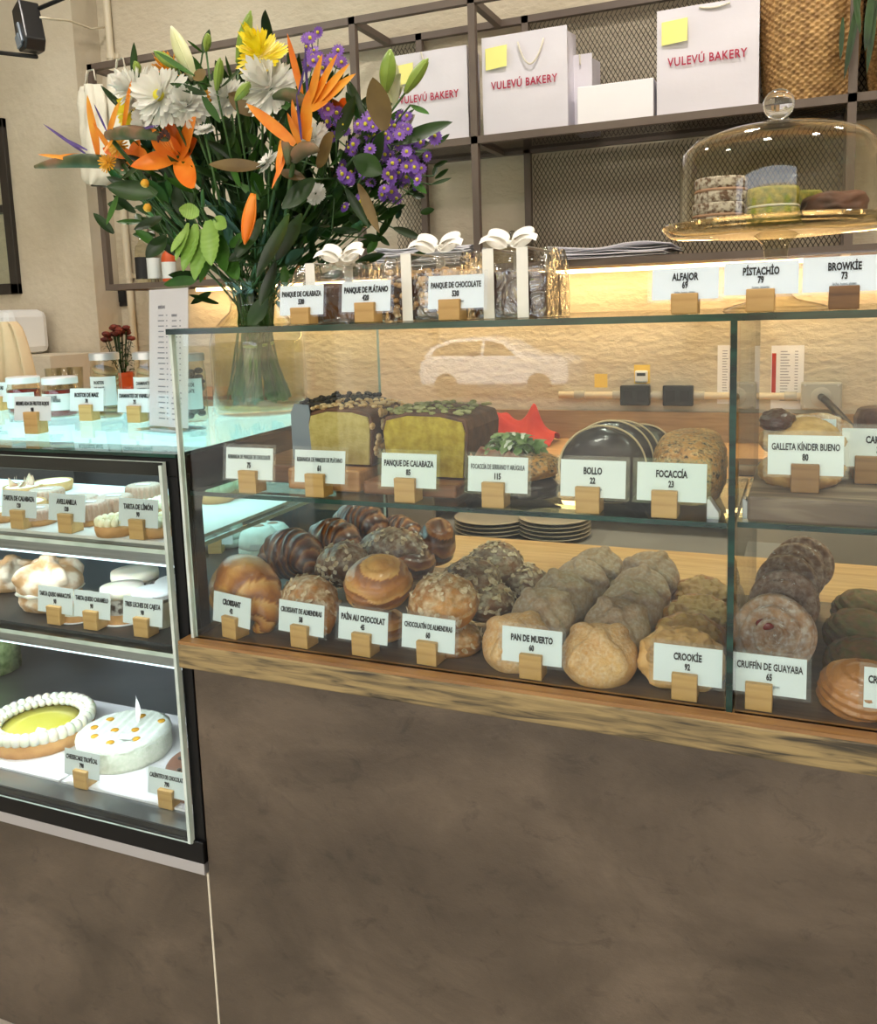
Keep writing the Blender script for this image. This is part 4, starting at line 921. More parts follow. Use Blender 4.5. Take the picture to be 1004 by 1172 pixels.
# ================================================================ on the top pane
def wrapped(x, y, w, d, h, loafmat, label, topmb=None, ribbons=(0,), rot=0, lh=.068, loaf2=None, bow=0):
    t = thing('wrapped_loaf_cake', label, 'wrapped cake', (x, y, ZP), (0, 0, rad(rot)), group='loaf cakes in clear bags with ribbons')
    prof = [(-w*.46, 0), (w*.46, 0), (w*.48, lh*.75), (w*.44, lh*.95), (0, lh*1.02), (-w*.44, lh*.95), (-w*.48, lh*.75)]
    L = part('loaf', MB().prism(prof, .006, d-.006), loafmat, t, bevel=.006)
    if topmb: part(*topmb(w, d, lh), L)
    def bag(u, v):       # crinkled clear bag, pinched flat at the top
        n_ = 4*u; s = int(n_) % 4; f = n_-int(n_); cr_ = [(-w/2, 0), (w/2, 0), (w/2, d), (-w/2, d)]
        a, b = V(cr_[s]), V(cr_[(s+1) % 4]); p = a.lerp(b, f)
        k = v*h; c_ = fb(p.x*30, p.y*30, k*25, 1, x*9)*.0035*(1 if v > .02 else 0)
        yy = p.y+( d/2-p.y)*(max(0, v-.70)/.30)**1.5*.35
        nrm = V((p.x, p.y-d/2)); nrm.normalize()
        return V((p.x+nrm.x*c_, yy+nrm.y*c_, k+.003*fb(p.x*60, p.y*60, 1)*(v > .9)))
    part('clear_bag', MB().grid(bag, 64, 18, cu=True), 'cello', t, smooth=True)
    for q in ribbons:
        bw_ = .0085; mb = MB()
        mb.box(q-bw_, q+bw_, -.0042, -.0036, 0, h); mb.box(q-bw_, q+bw_, -.0042, d+.004, h+.0004, h+.001); mb.box(q-bw_, q+bw_, d+.0036, d+.0042, 0, h)
        part('ribbon', mb, 'ribbon', t)
    # bow on top
    mb = MB(); bz = h+.003
    for sg in (-1, 1):
        def loop(u, v, sg=sg):
            a = u*2*pi; return V((bow+sg*(.002+.017*(1-cos(a))), d*.25+(v-.5)*.013, bz+.010+.009*sin(a)+.004*(1-cos(a))+(v-.5)*.012))
        mb.grid(loop, 24, 2)
        def tail(u, v, sg=sg): return V((bow+sg*(.004+.040*u), d*.25-.010*u+(v-.5)*.012, bz+.004+.012*sin(pi*u*.8)+(v-.5)*.010))
        mb.grid(tail, 10, 2)
    mb.ball((bow, d*.25, bz+.006), (.006, .006, .005), n=8, m=6)
    part('bow', mb, 'ribbon', t, smooth=True, label='cream satin bow')
    return t
ZP = 1.4056
def nuts(w, d, lh):
    mb = MB()
    for i in range(150):
        fr = RND.random() < .6
        q = (RND.uniform(-.44, .44)*w, RND.uniform(0, .012) if fr else RND.uniform(.01, d-.01), RND.uniform(.005, lh) if fr else lh+RND.uniform(-.002, .006))
        mb.ball(q, (RND.uniform(.004, .008), .004, RND.uniform(.003, .006)), n=7, m=5)
    return 'almond_topping', mb, 'almond'
xx = at(373, 350, .10).x
wrapped(at(372, 350, .10).x, .10, .118, .12, .094, 'loaf_crust', 'ribboned pumpkin loaf in a clear bag, leftmost of three on the top pane', ribbons=(-.022,), bow=.018, lh=.062)
wrapped(at(480, 350, .10).x, .10, .124, .13, .100, 'chocolate', 'ribboned loaf covered with sliced almonds in a clear bag, middle of three', nuts, ribbons=(-.018,), bow=.020, lh=.070)
wrapped(at(580, 345, .10).x, .10, .118, .14, .100, 'chocolate', 'ribboned chocolate loaf in a clear bag, rightmost of three', ribbons=(-.026, .026), bow=-.004, lh=.068)
# glass cake stand with dome
ct = at(888, 300, .27); SX, SYc = ct.x, .27
t = thing('glass_cake_stand', 'footed clear glass cake stand with a domed lid and ball knob', 'cake stand', (SX, SYc, 1.4056))
zp_ = at(888, 262, .27).z-1.4056; rr = .150
part('foot', MB().lathe([(.075, 0), (.070, .004), (.03, .014), (.014, .030), (.013, .05), (.018, zp_-.022), (.030, zp_-.010), (.04, zp_-.006)], 48, caps=False), 'dome_glass', t, smooth=True)
part('plate', MB().lathe([(0, zp_), (rr*.92, zp_+.000), (rr*1.0, zp_+.003), (rr*1.08, zp_+.010), (rr*1.085, zp_+.006), (rr*1.0, zp_-.006), (rr*.6, zp_-.009), (0, zp_-.009)], 64), 'dome_glass', t, smooth=True)
rd = .137; zt_ = at(888, 143, .27).z-1.4056
dm = part('dome', MB().lathe([(rd, zp_+.004), (rd, zp_+.03), (rd, zt_-.055), (rd*.97, zt_-.036), (rd*.86, zt_-.020), (rd*.6, zt_-.008), (rd*.3, zt_-.002), (.018, zt_+.002), (.014, zt_+.008)], 64, caps=False), 'dome_glass', t, smooth=True)
part('dome_rim', MB().lathe([(rd-.002, zp_+.002), (rd+.002, zp_+.002), (rd+.002, zp_+.007), (rd-.002, zp_+.007), (rd-.002, zp_+.002)], 64, caps=False), 'dome_glass', dm, smooth=True)
def solid_glass(name):
    m, nt, b = newmat(name); b.inputs['Transmission Weight'].default_value = 1; b.inputs['Roughness'].default_value = 0; b.inputs['IOR'].default_value = 1.45; return m
solid_glass('knob_glass')
part('knob', MB().ball((0, 0, zt_+.028), .0215, n=32, m=20), 'knob_glass', dm, smooth=True)
zz = 1.4056+zp_+.0008
ga_ = 'cakes under the glass dome'
def disc_cake(nm, x, y, r, hs, mats, lab, z=zz, cat='cake', names=('lower_layer', 'middle_layer', 'upper_layer', 'top_layer')):
    t = thing(nm, lab, cat, (x, y, z), group=ga_); z0 = 0
    for i, (h, m) in enumerate(zip(hs, mats)):
        part(names[i], MB().lathe([(0, z0), (r*.96, z0), (r, z0+h*.2), (r, z0+h*.8), (r*.96, z0+h), (0, z0+h)], 40, wob=lambda a, z: 1+.03*fb(cos(a)*4, sin(a)*4, z*80)), m, t, smooth=True); z0 += h
p1 = at(820, 262, .22); disc_cake('alfajor', p1.x+.004, .215, .037, (.0155, .004, .0155), ('powder', 'hazelnut_cream', 'powder'), 'powdered round alfajor at the left under the dome, lower one')
disc_cake('alfajor', p1.x+.006, .217, .036, (.0155, .004, .0155), ('powder', 'hazelnut_cream', 'powder'), 'powdered round alfajor at the left under the dome, upper one', z=zz+.0352)
p1 = at(888, 255, .22); disc_cake('pistachio_cake', p1.x-.004, .215, .035, (.024, .003, .024), ('pistachio', 'cream', 'pistachio'), 'green pistachio coated round cake at the centre front under the dome')
disc_cake('pistachio_cake', p1.x+.028, .275, .033, (.024, .003, .022), ('pistachio', 'cream', 'pistachio'), 'green pistachio coated round cake half hidden behind the front one')
p1 = at(955, 250, .24); o = part('brownie', bun_mb(.042, .036, .022, lambda d: (lambda k: k)(1/((abs(d.x)**4+abs(d.y)**4+abs(d.z)**4)**.25))*(1+.12*fb(d.x, d.y, d.z, 3, 2)), flat=-.9), 'brownie', None, smooth=True, loc=(p1.x, .255, zz+.021)); tag(o, 'rough chocolate brownie at the right under the dome', 'brownie')
# ================================================================ on the black case
ZG = 1.2036
def jar(px, py, r, h, cont, lidm, lab, name='jam_jar', txt=None, g=None, y=None, lidh=.014):
    p = az(px, py, ZG); t = thing(name, lab, 'jar', (p.x, p.y if y is None else y, ZG), group=g)
    part('glass_body', MB().lathe([(0, 0), (r*.96, 0), (r, .006), (r, h*.82), (r*.93, h*.9), (r*.9, h)], 36, caps=False), 'clear_glass', t, smooth=True)
    part('contents', cont(r, h), {'jam': 'jam', 'cookie': 'cookie_brown', 'dark': 'bitter_chocolate'}[name.split('_')[0]], t, smooth=True)
    part('lid', MB().lathe([(r*.96, h), (r*.99, h), (r*.99, h+lidh), (r*.93, h+lidh+.002), (0, h+lidh+.002)], 36), lidm, t, smooth=True, auto=40)
    lb = part('paper_label', MB().grid(lambda u, v: V(((r+.001)*sin((u-.5)*2.2+.3), -(r+.001)*cos((u-.5)*2.2+.3), h*(.22+.5*v))), 14, 2), 'label_paper', t, smooth=True)
    if txt:
        M_ = Matrix.Rotation(.3, 4, 'Z'); mb = MB()
        for k, s in enumerate(txt): text_mb(s, .010, 0, h*(.62-.1*k), -r-.0022, width=r*1.3, mb=mb, M=M_, bold=.0002)
        part('lettering', mb, 'ink', lb)
    return t
fill = lambda r, h: MB().lathe([(0, .003), (r*.93, .004), (r*.96, .01), (r*.96, h*.80), (0, h*.82)], 32)
jar(30, 473, .039, .074, fill, 'lid_white', 'dark jam jar with white lid behind the leftmost full card', g='jam jars')
jar(72, 476, .040, .076, fill, 'lid_white', 'red jam jar with white lid and pink label', txt=('JALEA DE', 'FRESA Y ROSAS'), g='jam jars')
def cookies(r, h):
    mb = MB()
    k = int(h*.86/.012)
    for i in range(k):
        mb.lathe([(0, 0), (r*.82, .001), (r*.86, .005), (r*.80, .010), (0, .011)], 20, M=Matrix.Translation((RND.uniform(-.002, .002), 0, .005+i*.012)) @ Matrix.Rotation(rad(RND.uniform(10, 20)), 4, 'Y'))
    return mb
jar(125, 477, .033, .130, cookies, 'silver', 'tall jar of stacked brown cookies with a metal lid beside the jam jars', name='cookie_jar', txt=('ROSTOS', 'DE MAIZ'), g='tall cookie jars')
jar(175, 480, .033, .132, cookies, 'silver', 'tall cookie jar half hidden behind the clear menu holder', name='cookie_jar', txt=('DIAMANTE', 'VAINILLA'), g='tall cookie jars')
def darkc(r, h):
    mb = MB()
    for i in range(60): a = RND.uniform(0, 2*pi); q = RND.uniform(0, r*.75); mb.ball((q*cos(a), q*sin(a), RND.uniform(.012, h*.85)), (.010, .010, .007), n=7, m=5)
    return mb
jar(222, 482, .031, .128, darkc, 'silver', 'tall jar of dark chocolate cookies between the menu holder and the vase', name='dark_cookie_jar', txt=('GALLETAS DE', 'CHOCOLATE'), g='tall cookie jars')
# menu in a clear holder
p = az(193, 492, ZG); hM = at(175, 328, p.y).z-ZG
t = thing('menu_holder', 'tall clear acrylic holder with a white printed menu on the black case', 'menu stand', (p.x, p.y, ZG), (0, rad(0), rad(-14)))
TM = Matrix.Rotation(rad(-5), 4, 'X'); wM = .122
part('foot', MB().box(-wM/2-.003, wM/2+.003, -.035, .045, 0, .003), 'acrylic', t)
part('holder', MB().box(-wM/2-.003, wM/2+.003, -.0030, -.0012, .0, hM, M=TM).box(-wM/2-.003, wM/2+.003, .0012, .0030, .0, hM, M=TM), 'acrylic', t)
part('menu_sheet', MB().box(-wM/2, wM/2, -.0005, .0005, .006, hM-.004, M=TM), 'white_paper', t)
mb = MB()
for col, (x0, rows, z0) in enumerate(((-.022, 9, .80), (.020, 12, .76), (-.020, 7, .30), (.022, 6, .26), (-.02, 5, .5))):
    for i in range(rows):
        w1 = RND.uniform(.012, .024); z = hM*z0-i*.0105; mb.box(x0-w1/2, x0+w1/2, -.0012, -.0009, z, z+.0022, M=TM); mb.box(x0+.016, x0+.020, -.0012, -.0009, z, z+.0022, M=TM)
part('menu_lines', mb, 'pale_ink', t); o = t.children[-1]
part('lettering', text_mb('BEBİDAS', .009, -.02, hM*.86, -.0013, M=TM, mb=text_mb('BEBIDAS', .007, .02, hM*.80, -.0013, M=TM)), 'pale_ink', t)
# potted red chrysanthemums and glasses standing behind on a side table
zS = at(141, 447, 1.42).z
t = thing('wooden_crate', 'low dark wooden crate on the back counter carrying the potted flowers and tumblers', 'crate', (-1.49, 1.25, .9685))
part('crate_body', MB().box(0, .62, 0, .34, 0, zS-.9685), 'board_dark', t, bevel=.003)
p = at(141, 441, 1.42); t = thing('potted_chrysanthemum', 'dark red chrysanthemums in a small orange pot behind the tall cookie jars', 'potted plant', (p.x, 1.42, zS+.0005))
part('pot', MB().lathe([(0, 0), (.034, 0), (.042, .055), (.045, .055), (.045, .068), (.038, .068), (.036, .05)], 28, caps=False), 'orange_pot', t, smooth=True, auto=40)
mb = MB(); mh = MB()
for i in range(26):
    a = RND.uniform(0, 2*pi); r_ = .062*math.sqrt(RND.random()); e = V((r_*cos(a), r_*sin(a), .20+RND.uniform(-.02, .02)+.025*(1-r_/.07)))
    mb.tube([(cos(a)*.01, sin(a)*.01, .05), (e.x*.6, e.y*.6, .13), e], .0014, 5); mh.ball(e, (.015, .015, .009), n=9, m=6, fn=lambda d: 1+.3*fb(d.x, d.y, d.z, 6, i))
for i in range(40):
    a = RND.uniform(0, 2*pi); r_ = .05*RND.random(); z = RND.uniform(.07, .17); q = V((r_*cos(a), r_*sin(a), z))
    mb.grid(lambda u, v: q+V((cos(a)*u*.035-(v-.5)*.016*sin(pi*u)*sin(a), sin(a)*u*.035+(v-.5)*.016*sin(pi*u)*cos(a), .01*sin(u*3))), 4, 2)
part('leaves', mb, 'leaf_dark', t, smooth=True); part('blossoms', mh, 'rust_petal', t, smooth=True)
for i, (px, lab) in enumerate(((63, 'clear glass tumbler, leftmost behind the jam jars'), (76, 'clear glass tumbler with a handle behind the red jam jar'), (88, 'clear glass tumbler beside the cookie jar'))):
    p = at(px, 450, 1.34+.03*i); t = part('tumbler', MB().lathe([(0, .002), (.026, 0), (.030, .09), (.028, .09), (.024, .006), (0, .006)], 24), 'clear_glass', None, smooth=True, loc=(p.x, 1.34+.03*i, zS+.0005)); tag(t, lab, 'glass', 'tumblers')
# ================================================================ on the wall shelf and the back wall
ZM = Zm; ZB_ = Zb
def paper_bag(px0, px1, zt_px, y, d, lab, txt=True, note=True, rot=0, handle='front', w=None):
    a, b = at(px0, 120, y).x, at(px1, 120, y).x; w = b-a; h = at((px0+px1)/2, zt_px, y).z-ZM
    t = thing('paper_bag', lab, 'paper bag', ((a+b)/2, y, ZM+.0005), (0, 0, rad(rot)), group='white paper bags on the upper shelf')
    def sh(u, v):
        c = [(-w/2, 0), (-w/6, 0), (w/6, 0), (w/2, 0), (w/2-.012*v, d/2), (w/2, d), (0, d), (-w/2, d), (-w/2+.012*v, d/2)]
        n = len(c); s = u*n; i = int(s) % n; f = s-int(s); p = V(c[i]).lerp(V(c[(i+1) % n]), f)
        k = fb(p.x*9, p.y*9, v*h*9, 1, px0*.1)*.004
        return V((p.x, p.y+k*(v > .02), v*h))
    part('bag_body', MB().grid(sh, 36, 16, cu=True).box(-w/2, w/2, 0, d, 0, .001), 'bag_paper', t, smooth=True, auto=35)
    if txt:
        part('lettering', text_mb('VULEVÚ BAKERY', .033, .0, h*.49, -.006, width=w*.78, squeeze=.8, bold=.0006, space=1.12), 'red_ink', t, label='dark red lettering')
    if note:
        part('sticky_note', MB().grid(lambda u, v: V((-w*.45+w*.26*u, -.006-.006*(1-v)*u, h*.66+h*.22*v+.004*u)), 5, 5), 'sticky_note', t, label='yellow sticky note')
    if handle == 'front': pts = [(w*(-.06)+w*.30*k/12, -.006-.006*sin(pi*k/12), h*.90-h*.24*sin(pi*k/12)**.8) for k in range(13)]
    elif handle == 'back': pts = [(w*(-.08)+w*.30*k/12, -.004, h*.97-.006*sin(pi*k/12)) for k in range(13)]
    else: pts = [(w*(-.08)+w*.03*k/3, -.006, h*.99-.03*k/3) for k in range(4)]
    part('cord_handle', MB().tube(pts, .0028, 6), 'white_cloth', t, smooth=True)
    return t
yb = 1.515
paper_bag(553, 650, 36, yb, .11, 'white paper bag with a drooping cord handle, middle of three with red lettering')
paper_bag(449, 536, 58, yb, .11, 'white paper bag partly hidden by the purple flowers, leftmost on the shelf', handle='x')
paper_bag(752, 868, 4, yb, .11, 'white paper bag beside the wicker basket, rightmost of the lettered bags', handle='back')
paper_bag(655, 678, 62, yb+.09, .12, 'plain white bag peeking out behind the middle bag', txt=False, note=False, handle='x')
a, b = at(661, 120, yb).x, at(748, 120, yb).x
o = part('white_box', MB().box(0, b-a, 0, .12, 0, at(700, 95, yb).z-ZM), 'white_paper', None, loc=(a, yb, ZM+.0005), bevel=.002); tag(o, 'low plain white box between the two lettered bags', 'box')
# wicker baskets
def basket(x, y, r, h, lab, bul=.05):
    rows = int(h/.0085); n = 96
    def g(u, v):
        a = 2*pi*u; z = v*h; row = v*rows; k = int(row) % 2
        rr_ = r*(.86+.14*math.sin(min(1, v*1.6)*pi/2))*(1+bul*sin(pi*v))+.0035*sin(a*34+pi*k)*abs(sin(pi*row))**.5+.002*abs(sin(pi*row))
        return V((rr_*cos(a), rr_*sin(a), z))
    t = thing('wicker_basket', lab, 'basket', (x, y, ZM+.0005), group='wicker baskets')
    part('woven_body', MB().grid(g, 136*2, rows*3, cu=True), 'wicker', t, smooth=True)
    part('basket_floor', MB().lathe([(0, .001), (r*.85, .001)], 32), 'wicker', t)
    return t
p = at(926, 80, 1.63); basket(p.x, 1.64, .125, .40, 'tall woven wicker basket on the upper shelf left of the shelf post')
p = at(1035, 60, 1.63); basket(p.x+.02, 1.64, .11, .36, 'second wicker basket cut off by the right picture edge')
# trailing leaves at the right
def blade(mb, p0, p1, w, nrm, bend=0.0, fold=.15, n=10, tip=1.0, root=.15, twist=0, prof=None):
    """tapering leaf or petal from p0 to p1, width w, bending along nrm, with a shallow fold"""
    p0, p1, nrm = V(p0), V(p1), V(nrm); d = p1-p0; L_ = d.length; dn = d.normalized(); sd = dn.cross(nrm).normalized(); nn = sd.cross(dn).normalized()
    def g(u, v):
        k = (v-.5)*2; ww = w/2*(prof(u) if prof else (sin(pi*(root*.5+u*(1-root*.5)*.999))**.75))
        s2, n2 = sd, nn
        if twist: a = twist*u; s2 = sd*cos(a)+nn*sin(a); n2 = nn*cos(a)-sd*sin(a)
        return p0+d*u+s2*(k*ww)+nn*(bend*L_*sin(pi*u*.5)**2)-n2*(fold*ww*(1-k*k))
    return mb.grid(g, n, 4)
t = thing('hanging_plant', 'long dark green leaves hanging beside the shelf post at the upper right', 'plant', (1.0, 1.53, Zt))
mb = MB()
for (x0, y0, x1, y1, w) in ((985, -10, 966, 92, .018), (978, -10, 985, 40, .014), (1000, -20, 990, 60, .02), (1003, 0, 992, 85, .016), (965, 20, 962, 70, .012)):
    a_, b_ = at(x0, y0, 1.47), at(x1, y1, 1.46); blade(mb, a_-V((1, 1.53, Zt)), b_-V((1, 1.53, Zt)), w, (0, -1, 0), .03)
part('leaves', mb, 'leaf_dark', t, smooth=True)
# things on the bottom shelf board
def sheets(px0, px1, py, y, n, h, lab, nm='paper_pile', wob=.02, d=.2):
    a, b = at(px0, py, y).x, at(px1, py, y).x; t = thing(nm, lab, 'papers', ((a+b)/2, y+.01, ZB_+.0005)); w = b-a
    for i in range(n):
        r_ = RND.uniform(-wob*3, wob*3); z = h*i/n
        th = h/n*.7; x0 = RND.uniform(-.012, .012); y0 = RND.uniform(-.012, .02); ph = RND.uniform(0, 6); up = RND.uniform(0, .012)*(i/n)
        def lay(u, v, o_): return V(((u-.5)*w+x0, v*d+y0, z+o_+h/n*.5*(1+sin(u*5+ph))*.8+.010*(i/n)*(1+fb(u*3, v*3, i))+up*max(0, 1-v*4)**2*(1+.6*sin(u*9+ph))))
        mb = MB().grid(lambda u, v: lay(u, v, th), 16, 6).grid(lambda u, v: lay(u, v, 0), 16, 6, flip=True).grid(lambda u, v: lay(u, 0, th*v), 16, 1).grid(lambda u, v: lay(0, u, th*v), 6, 1).grid(lambda u, v: lay(1, u, th*v), 6, 1)
        part('sheet', mb, 'white_paper', t, rot=(0, 0, r_), smooth=False)
    return t
sheets(424, 534, 275, 1.50, 16, .052, 'pile of crumpled white papers on the bottom shelf above the wrapped loaves')
sheets(622, 765, 292, 1.50, 7, .020, 'flat stack of patterned paper sheets on the bottom shelf left of the cake stand')
p = at(585, 290, 1.58); t = thing('glass_dome', 'clear glass cake dome with a knob on the bottom shelf', 'cake dome', (p.x, 1.60, ZB_+.0005))
part('dome', MB().lathe([(.078, 0), (.079, .02), (.076, .045), (.062, .066), (.03, .076), (.008, .078), (.008, .084)], 48, caps=False), 'dome_glass', t, smooth=True)
part('knob', MB().ball((0, 0, .094), .012, n=20, m=14), 'knob_glass', t, smooth=True)
# bottles at the left
gbt = 'bottles at the left of the bottom shelf'
def bottle(px, y, r, h, body, lab, cap='silver', lab_m='label_paper', neck=.35):
    p = at(px, 300, y); t = thing('bottle', lab, 'bottle', (p.x, y, ZB_+.0005), group=gbt)
    part('bottle_body', MB().lathe([(0, 0), (r, 0), (r, h*.58), (r*.8, h*.68), (r*neck, h*.76), (r*neck, h*.96), (0, h*.96)], 28), body, t, smooth=True, auto=50)
    part('cap', MB().lathe([(r*neck*1.15, h*.88), (r*neck*1.15, h), (0, h)], 20), cap, t)
    part('paper_label', MB().lathe([(r*1.01, h*.08), (r*1.01, h*.48)], 28, caps=False), lab_m, t, smooth=True)
bottle(163, 1.55, .027, .20, 'clear_glass', 'bottle with a black label at the left end of the bottom shelf', lab_m='black_matte')
bottle(176, 1.56, .026, .19, 'clear_glass', 'clear bottle with a cream label beside the black labelled one', lab_m='label_paper')
bottle(193, 1.55, .026, .15, 'orange_pot', 'orange bottle with a white label half hidden by the bouquet leaves')
bottle(226, 1.56, .026, .16, 'orange_pot', 'orange bottle with a white label behind the pale green leaves')
# cloth bags hanging from the left end of the shelf
def tote(px, py0, py1, w, y, lab, seed):
    p = at(px, py0, y); q = at(px, py1, y); h = p.z-q.z
    t = thing('hanging_tote_bag', lab, 'cloth bag', (p.x, y, p.z), group='cloth bags hanging from the shelf end')
    def g(u, v):
        a = 2*pi*u; ww = w/2*(.55+.45*v**.6)*(1 if v < .85 else math.sqrt(max(0, 1-((v-.85)/.15)**2))*.7+.3)
        f = .012*sin(a*4+seed)*(1-v*.5)+.01*fb(cos(a)*2, sin(a)*2, v*5, 1, seed)
        return V((cos(a)*(ww+f), sin(a)*(.022+.02*v+f*.6), -v*h))
    part('bag_cloth', MB().grid(g, 48, 20, cu=True), 'white_cloth', t, smooth=True)
    part('strap', MB().tube([(-.02, -.01, -.02), (-.01, 0, .05), (0, .02, .06), (.015, .01, .02)], .006, 6, flat=.4), 'white_cloth', t, smooth=True)
tote(104, 98, 214, .13, 1.42, 'off white cloth bag hanging at the far left end of the shelf', 1)
tote(138, 85, 180, .17, 1.47, 'off white cloth bag hanging behind the bird of paradise flowers', 4)
# conduit, sockets, papers
yc = WY-.012; CZ = at(830, 453, yc).z
t = thing('electrical_conduit', 'cream horizontal conduit pipe along the back wall', 'conduit', (0, yc, CZ))
xa, xb = at(640, 452, yc).x, at(938, 455, yc).x
part('pipe', MB().tube([(xa, 0, 0), (xb, 0, 0)], .011, 14), 'conduit', t, smooth=True, auto=40)
for px in (664, 708, 752, 800, 905): part('coupling', MB().tube([(at(px, 453, yc).x-.018, 0, 0), (at(px, 453, yc).x+.018, 0, 0)], .0145, 14), 'conduit_grey', t, smooth=True, auto=40)
def socket(px, lab):
    p = at(px, 455, yc); t = thing('power_socket', lab, 'socket', (p.x, yc-.012, CZ), group='black double sockets')
    part('box', MB().box(-.048, .048, -.014, .012, -.032, .034), 'black_plastic', t, bevel=.003)
    for s in (-.022, .022):
        part('outlet', MB().box(s-.015, s+.015, -.0165, -.014, -.018, .020), 'black_matte', t, bevel=.001)
socket(728, 'black double socket left on the conduit under the thermometer'); socket(777, 'black double socket right on the conduit')
p = at(940, 455, yc); t = thing('junction_box', 'grey square junction box with a thick black cable at the right end of the conduit', 'junction box', (p.x, yc-.01, CZ+.002))
part('box', MB().box(-.058, .058, -.02, .012, -.040, .044), 'conduit_grey', t, bevel=.006)
part('round_cover', MB().lathe([(0, 0), (.028, 0), (.030, .004), (.024, .008), (0, .008)], 32, M=Matrix.Translation((0, -.02, 0)) @ Matrix.Rotation(rad(90), 4, 'X')), 'conduit_grey', t, smooth=True, auto=40)
for x in (-.046, .046):
    for z in (-.030, .034): part('screw', MB().lathe([(0, 0), (.003, 0), (.002, .002), (0, .002)], 10, M=Matrix.Translation((x, -.02, z)) @ Matrix.Rotation(rad(90), 4, 'X')), 'silver', t)
e_ = at(968, 496, yc-.30); e_ = e_-V((p.x, yc-.01, CZ+.002))
part('thick_cable', MB().tube([(0, -.026, 0), (.01, -.07, -.004), (.04, -.14, -.03), (.09, -.22, -.08), V((e_.x*.8, e_.y*.9, (.9685+.013-CZ-.002)*.75)), V((e_.x, e_.y, .9685+.0125-CZ-.002)), V((e_.x+.12, e_.y-.02, .9685+.0125-CZ-.002)), V((e_.x+.6, e_.y+.02, .9685+.0125-CZ-.002))], .011, 12), 'black_plastic', t, smooth=True)
def wallpaper(px0, px1, py0, py1, lab, red=False, m='white_paper'):
    a, b = at(px0, py1, WY), at(px1, py0, WY); t = thing('wall_notice', lab, 'notice', (a.x, WY-.002, a.z)); w, h = b.x-a.x, b.z-a.z
    part('sheet', MB().box(0, w, -.0006, 0, 0, h), m, t)
    if red: part('red_stripe', MB().box(w*.02, w*.15, -.0012, -.0006, h*.25, h*.88), 'red_cloth', t)
    mb = MB()
    for i in range(18): mb.box(w*.28, w*(.28+RND.uniform(.2, .32)), -.0012, -.0006, h*(.9-i*.045), h*(.912-i*.045)); mb.box(w*.72, w*.82, -.0012, -.0006, h*(.9-i*.045), h*(.912-i*.045))
    part('printed_lines', mb, 'pale_ink', t)
wallpaper(882, 921, 395, 468, 'white printed list with a red stripe on the back wall above the cookies', True)
wallpaper(821, 842, 395, 462, 'pale sheet on the back wall beside the glass divider')
p = at(688, 436, WY); o = part('yellow_note', MB().box(-.022, .022, -.0008, 0, -.022, .024), 'yellow_note', None, loc=(p.x, WY-.0002, p.z)); tag(o, 'plain yellow sticky note on the wall above the conduit', 'sticky note')
p = at(735, 430, WY); t = thing('wall_thermometer', 'small white digital thermometer on a yellow note above the left socket', 'thermometer', (p.x, WY-.0002, p.z))
part('backing_note', MB().box(-.026, .026, -.001, 0, -.026, .036), 'yellow_note', t); part('housing', MB().box(-.022, .020, -.012, -.001, -.022, .018), 'lid_white', t, bevel=.005); part('display', MB().box(-.015, .013, -.0128, -.012, .0, .010), 'black_plastic', t)
# left wall things: outlet, vertical pipe, spotlight on rods
p = at(141, 338, WY); t = thing('wall_outlet', 'black square wall outlet under the left end of the shelf', 'socket', (p.x, WY-.005, p.z)); part('plate', MB().box(-.032, .032, -.004, .004, -.045, .045), 'black_plastic', t, bevel=.003); part('outlet', MB().box(-.018, .018, -.007, -.004, -.028, .028), 'black_matte', t, bevel=.001)
xp = at(123, 20, WY-.02).x
t = thing('vertical_pipe', 'cream vertical pipe with clamps up the wall behind the shelf end', 'pipe', (xp, WY-.018, 0)); part('pipe', MB().tube([(0, 0, .97 if xp > -1.5 else 0), (0, 0, ZC)], .014, 14), 'conduit', t, smooth=True, auto=40)
for z in (1.60, 2.47): part('clamp', MB().lathe([(.018, -.012), (.018, .012)], 16, caps=False, M=Matrix.Translation((0, 0, z))).box(-.03, .03, .008, .016, z-.008, z+.008), 'conduit', t, smooth=False)
p = at(33, 33, 1.3); t = thing('spotlight', 'black angular floodlight between two dark rods at the upper left corner', 'lamp', (p.x, 1.3, p.z), (0, 0, rad(-25)))
t.rotation_euler = (0, rad(-8), rad(-25))
hull = [(-.045, .075), (.03, .085), (.042, .03), (.055, -.055), (.03, -.085), (-.03, -.075), (-.042, -.03)]
part('housing', MB().prism(hull, -.035, .035), 'black_plastic', t, bevel=.006)
part('front_glass', MB().prism([(-.036, -.025), (-.005, -.018), (.022, -.070), (-.022, -.070)], -.041, -.0352), 'grey_plastic', t, bevel=.002, label='blue grey lens face')
part('fin', MB().prism([(.0, .01), (.016, .01), (.034, -.06), (.02, -.066)], -.042, -.0352), 'grey_plastic', t, bevel=.002)
for i, (x0, y0, x1, y1, n_) in enumerate(((-30, 57, 42, 65, 'lower'), (44, 10, 120, -22, 'upper'))):
    a_, b_ = at(x0, y0, 1.32), at(x1, y1, 1.32); rt = thing('ceiling_rod', ('black rod carrying the floodlight, running to the left picture edge', 'black rod running up from the floodlight to the top edge')[i], 'rod', (a_.x, a_.y, a_.z)); part('rod', MB().tube([(0, 0, 0), b_-a_], .0075, 8), 'black_matte', rt, smooth=True)
a_ = at(46, 20, 1.30); pts = [a_, at(60, 22, 1.35), at(80, 24, 1.6), at(105, 33, 1.72), at(120, 31, 1.775)]
o = part('white_cable', MB().tube([q-a_ for q in pts], .004, 6), 'conduit', None, smooth=True, loc=a_); tag(o, 'thin white cable from the floodlight to the pipe', 'cable')
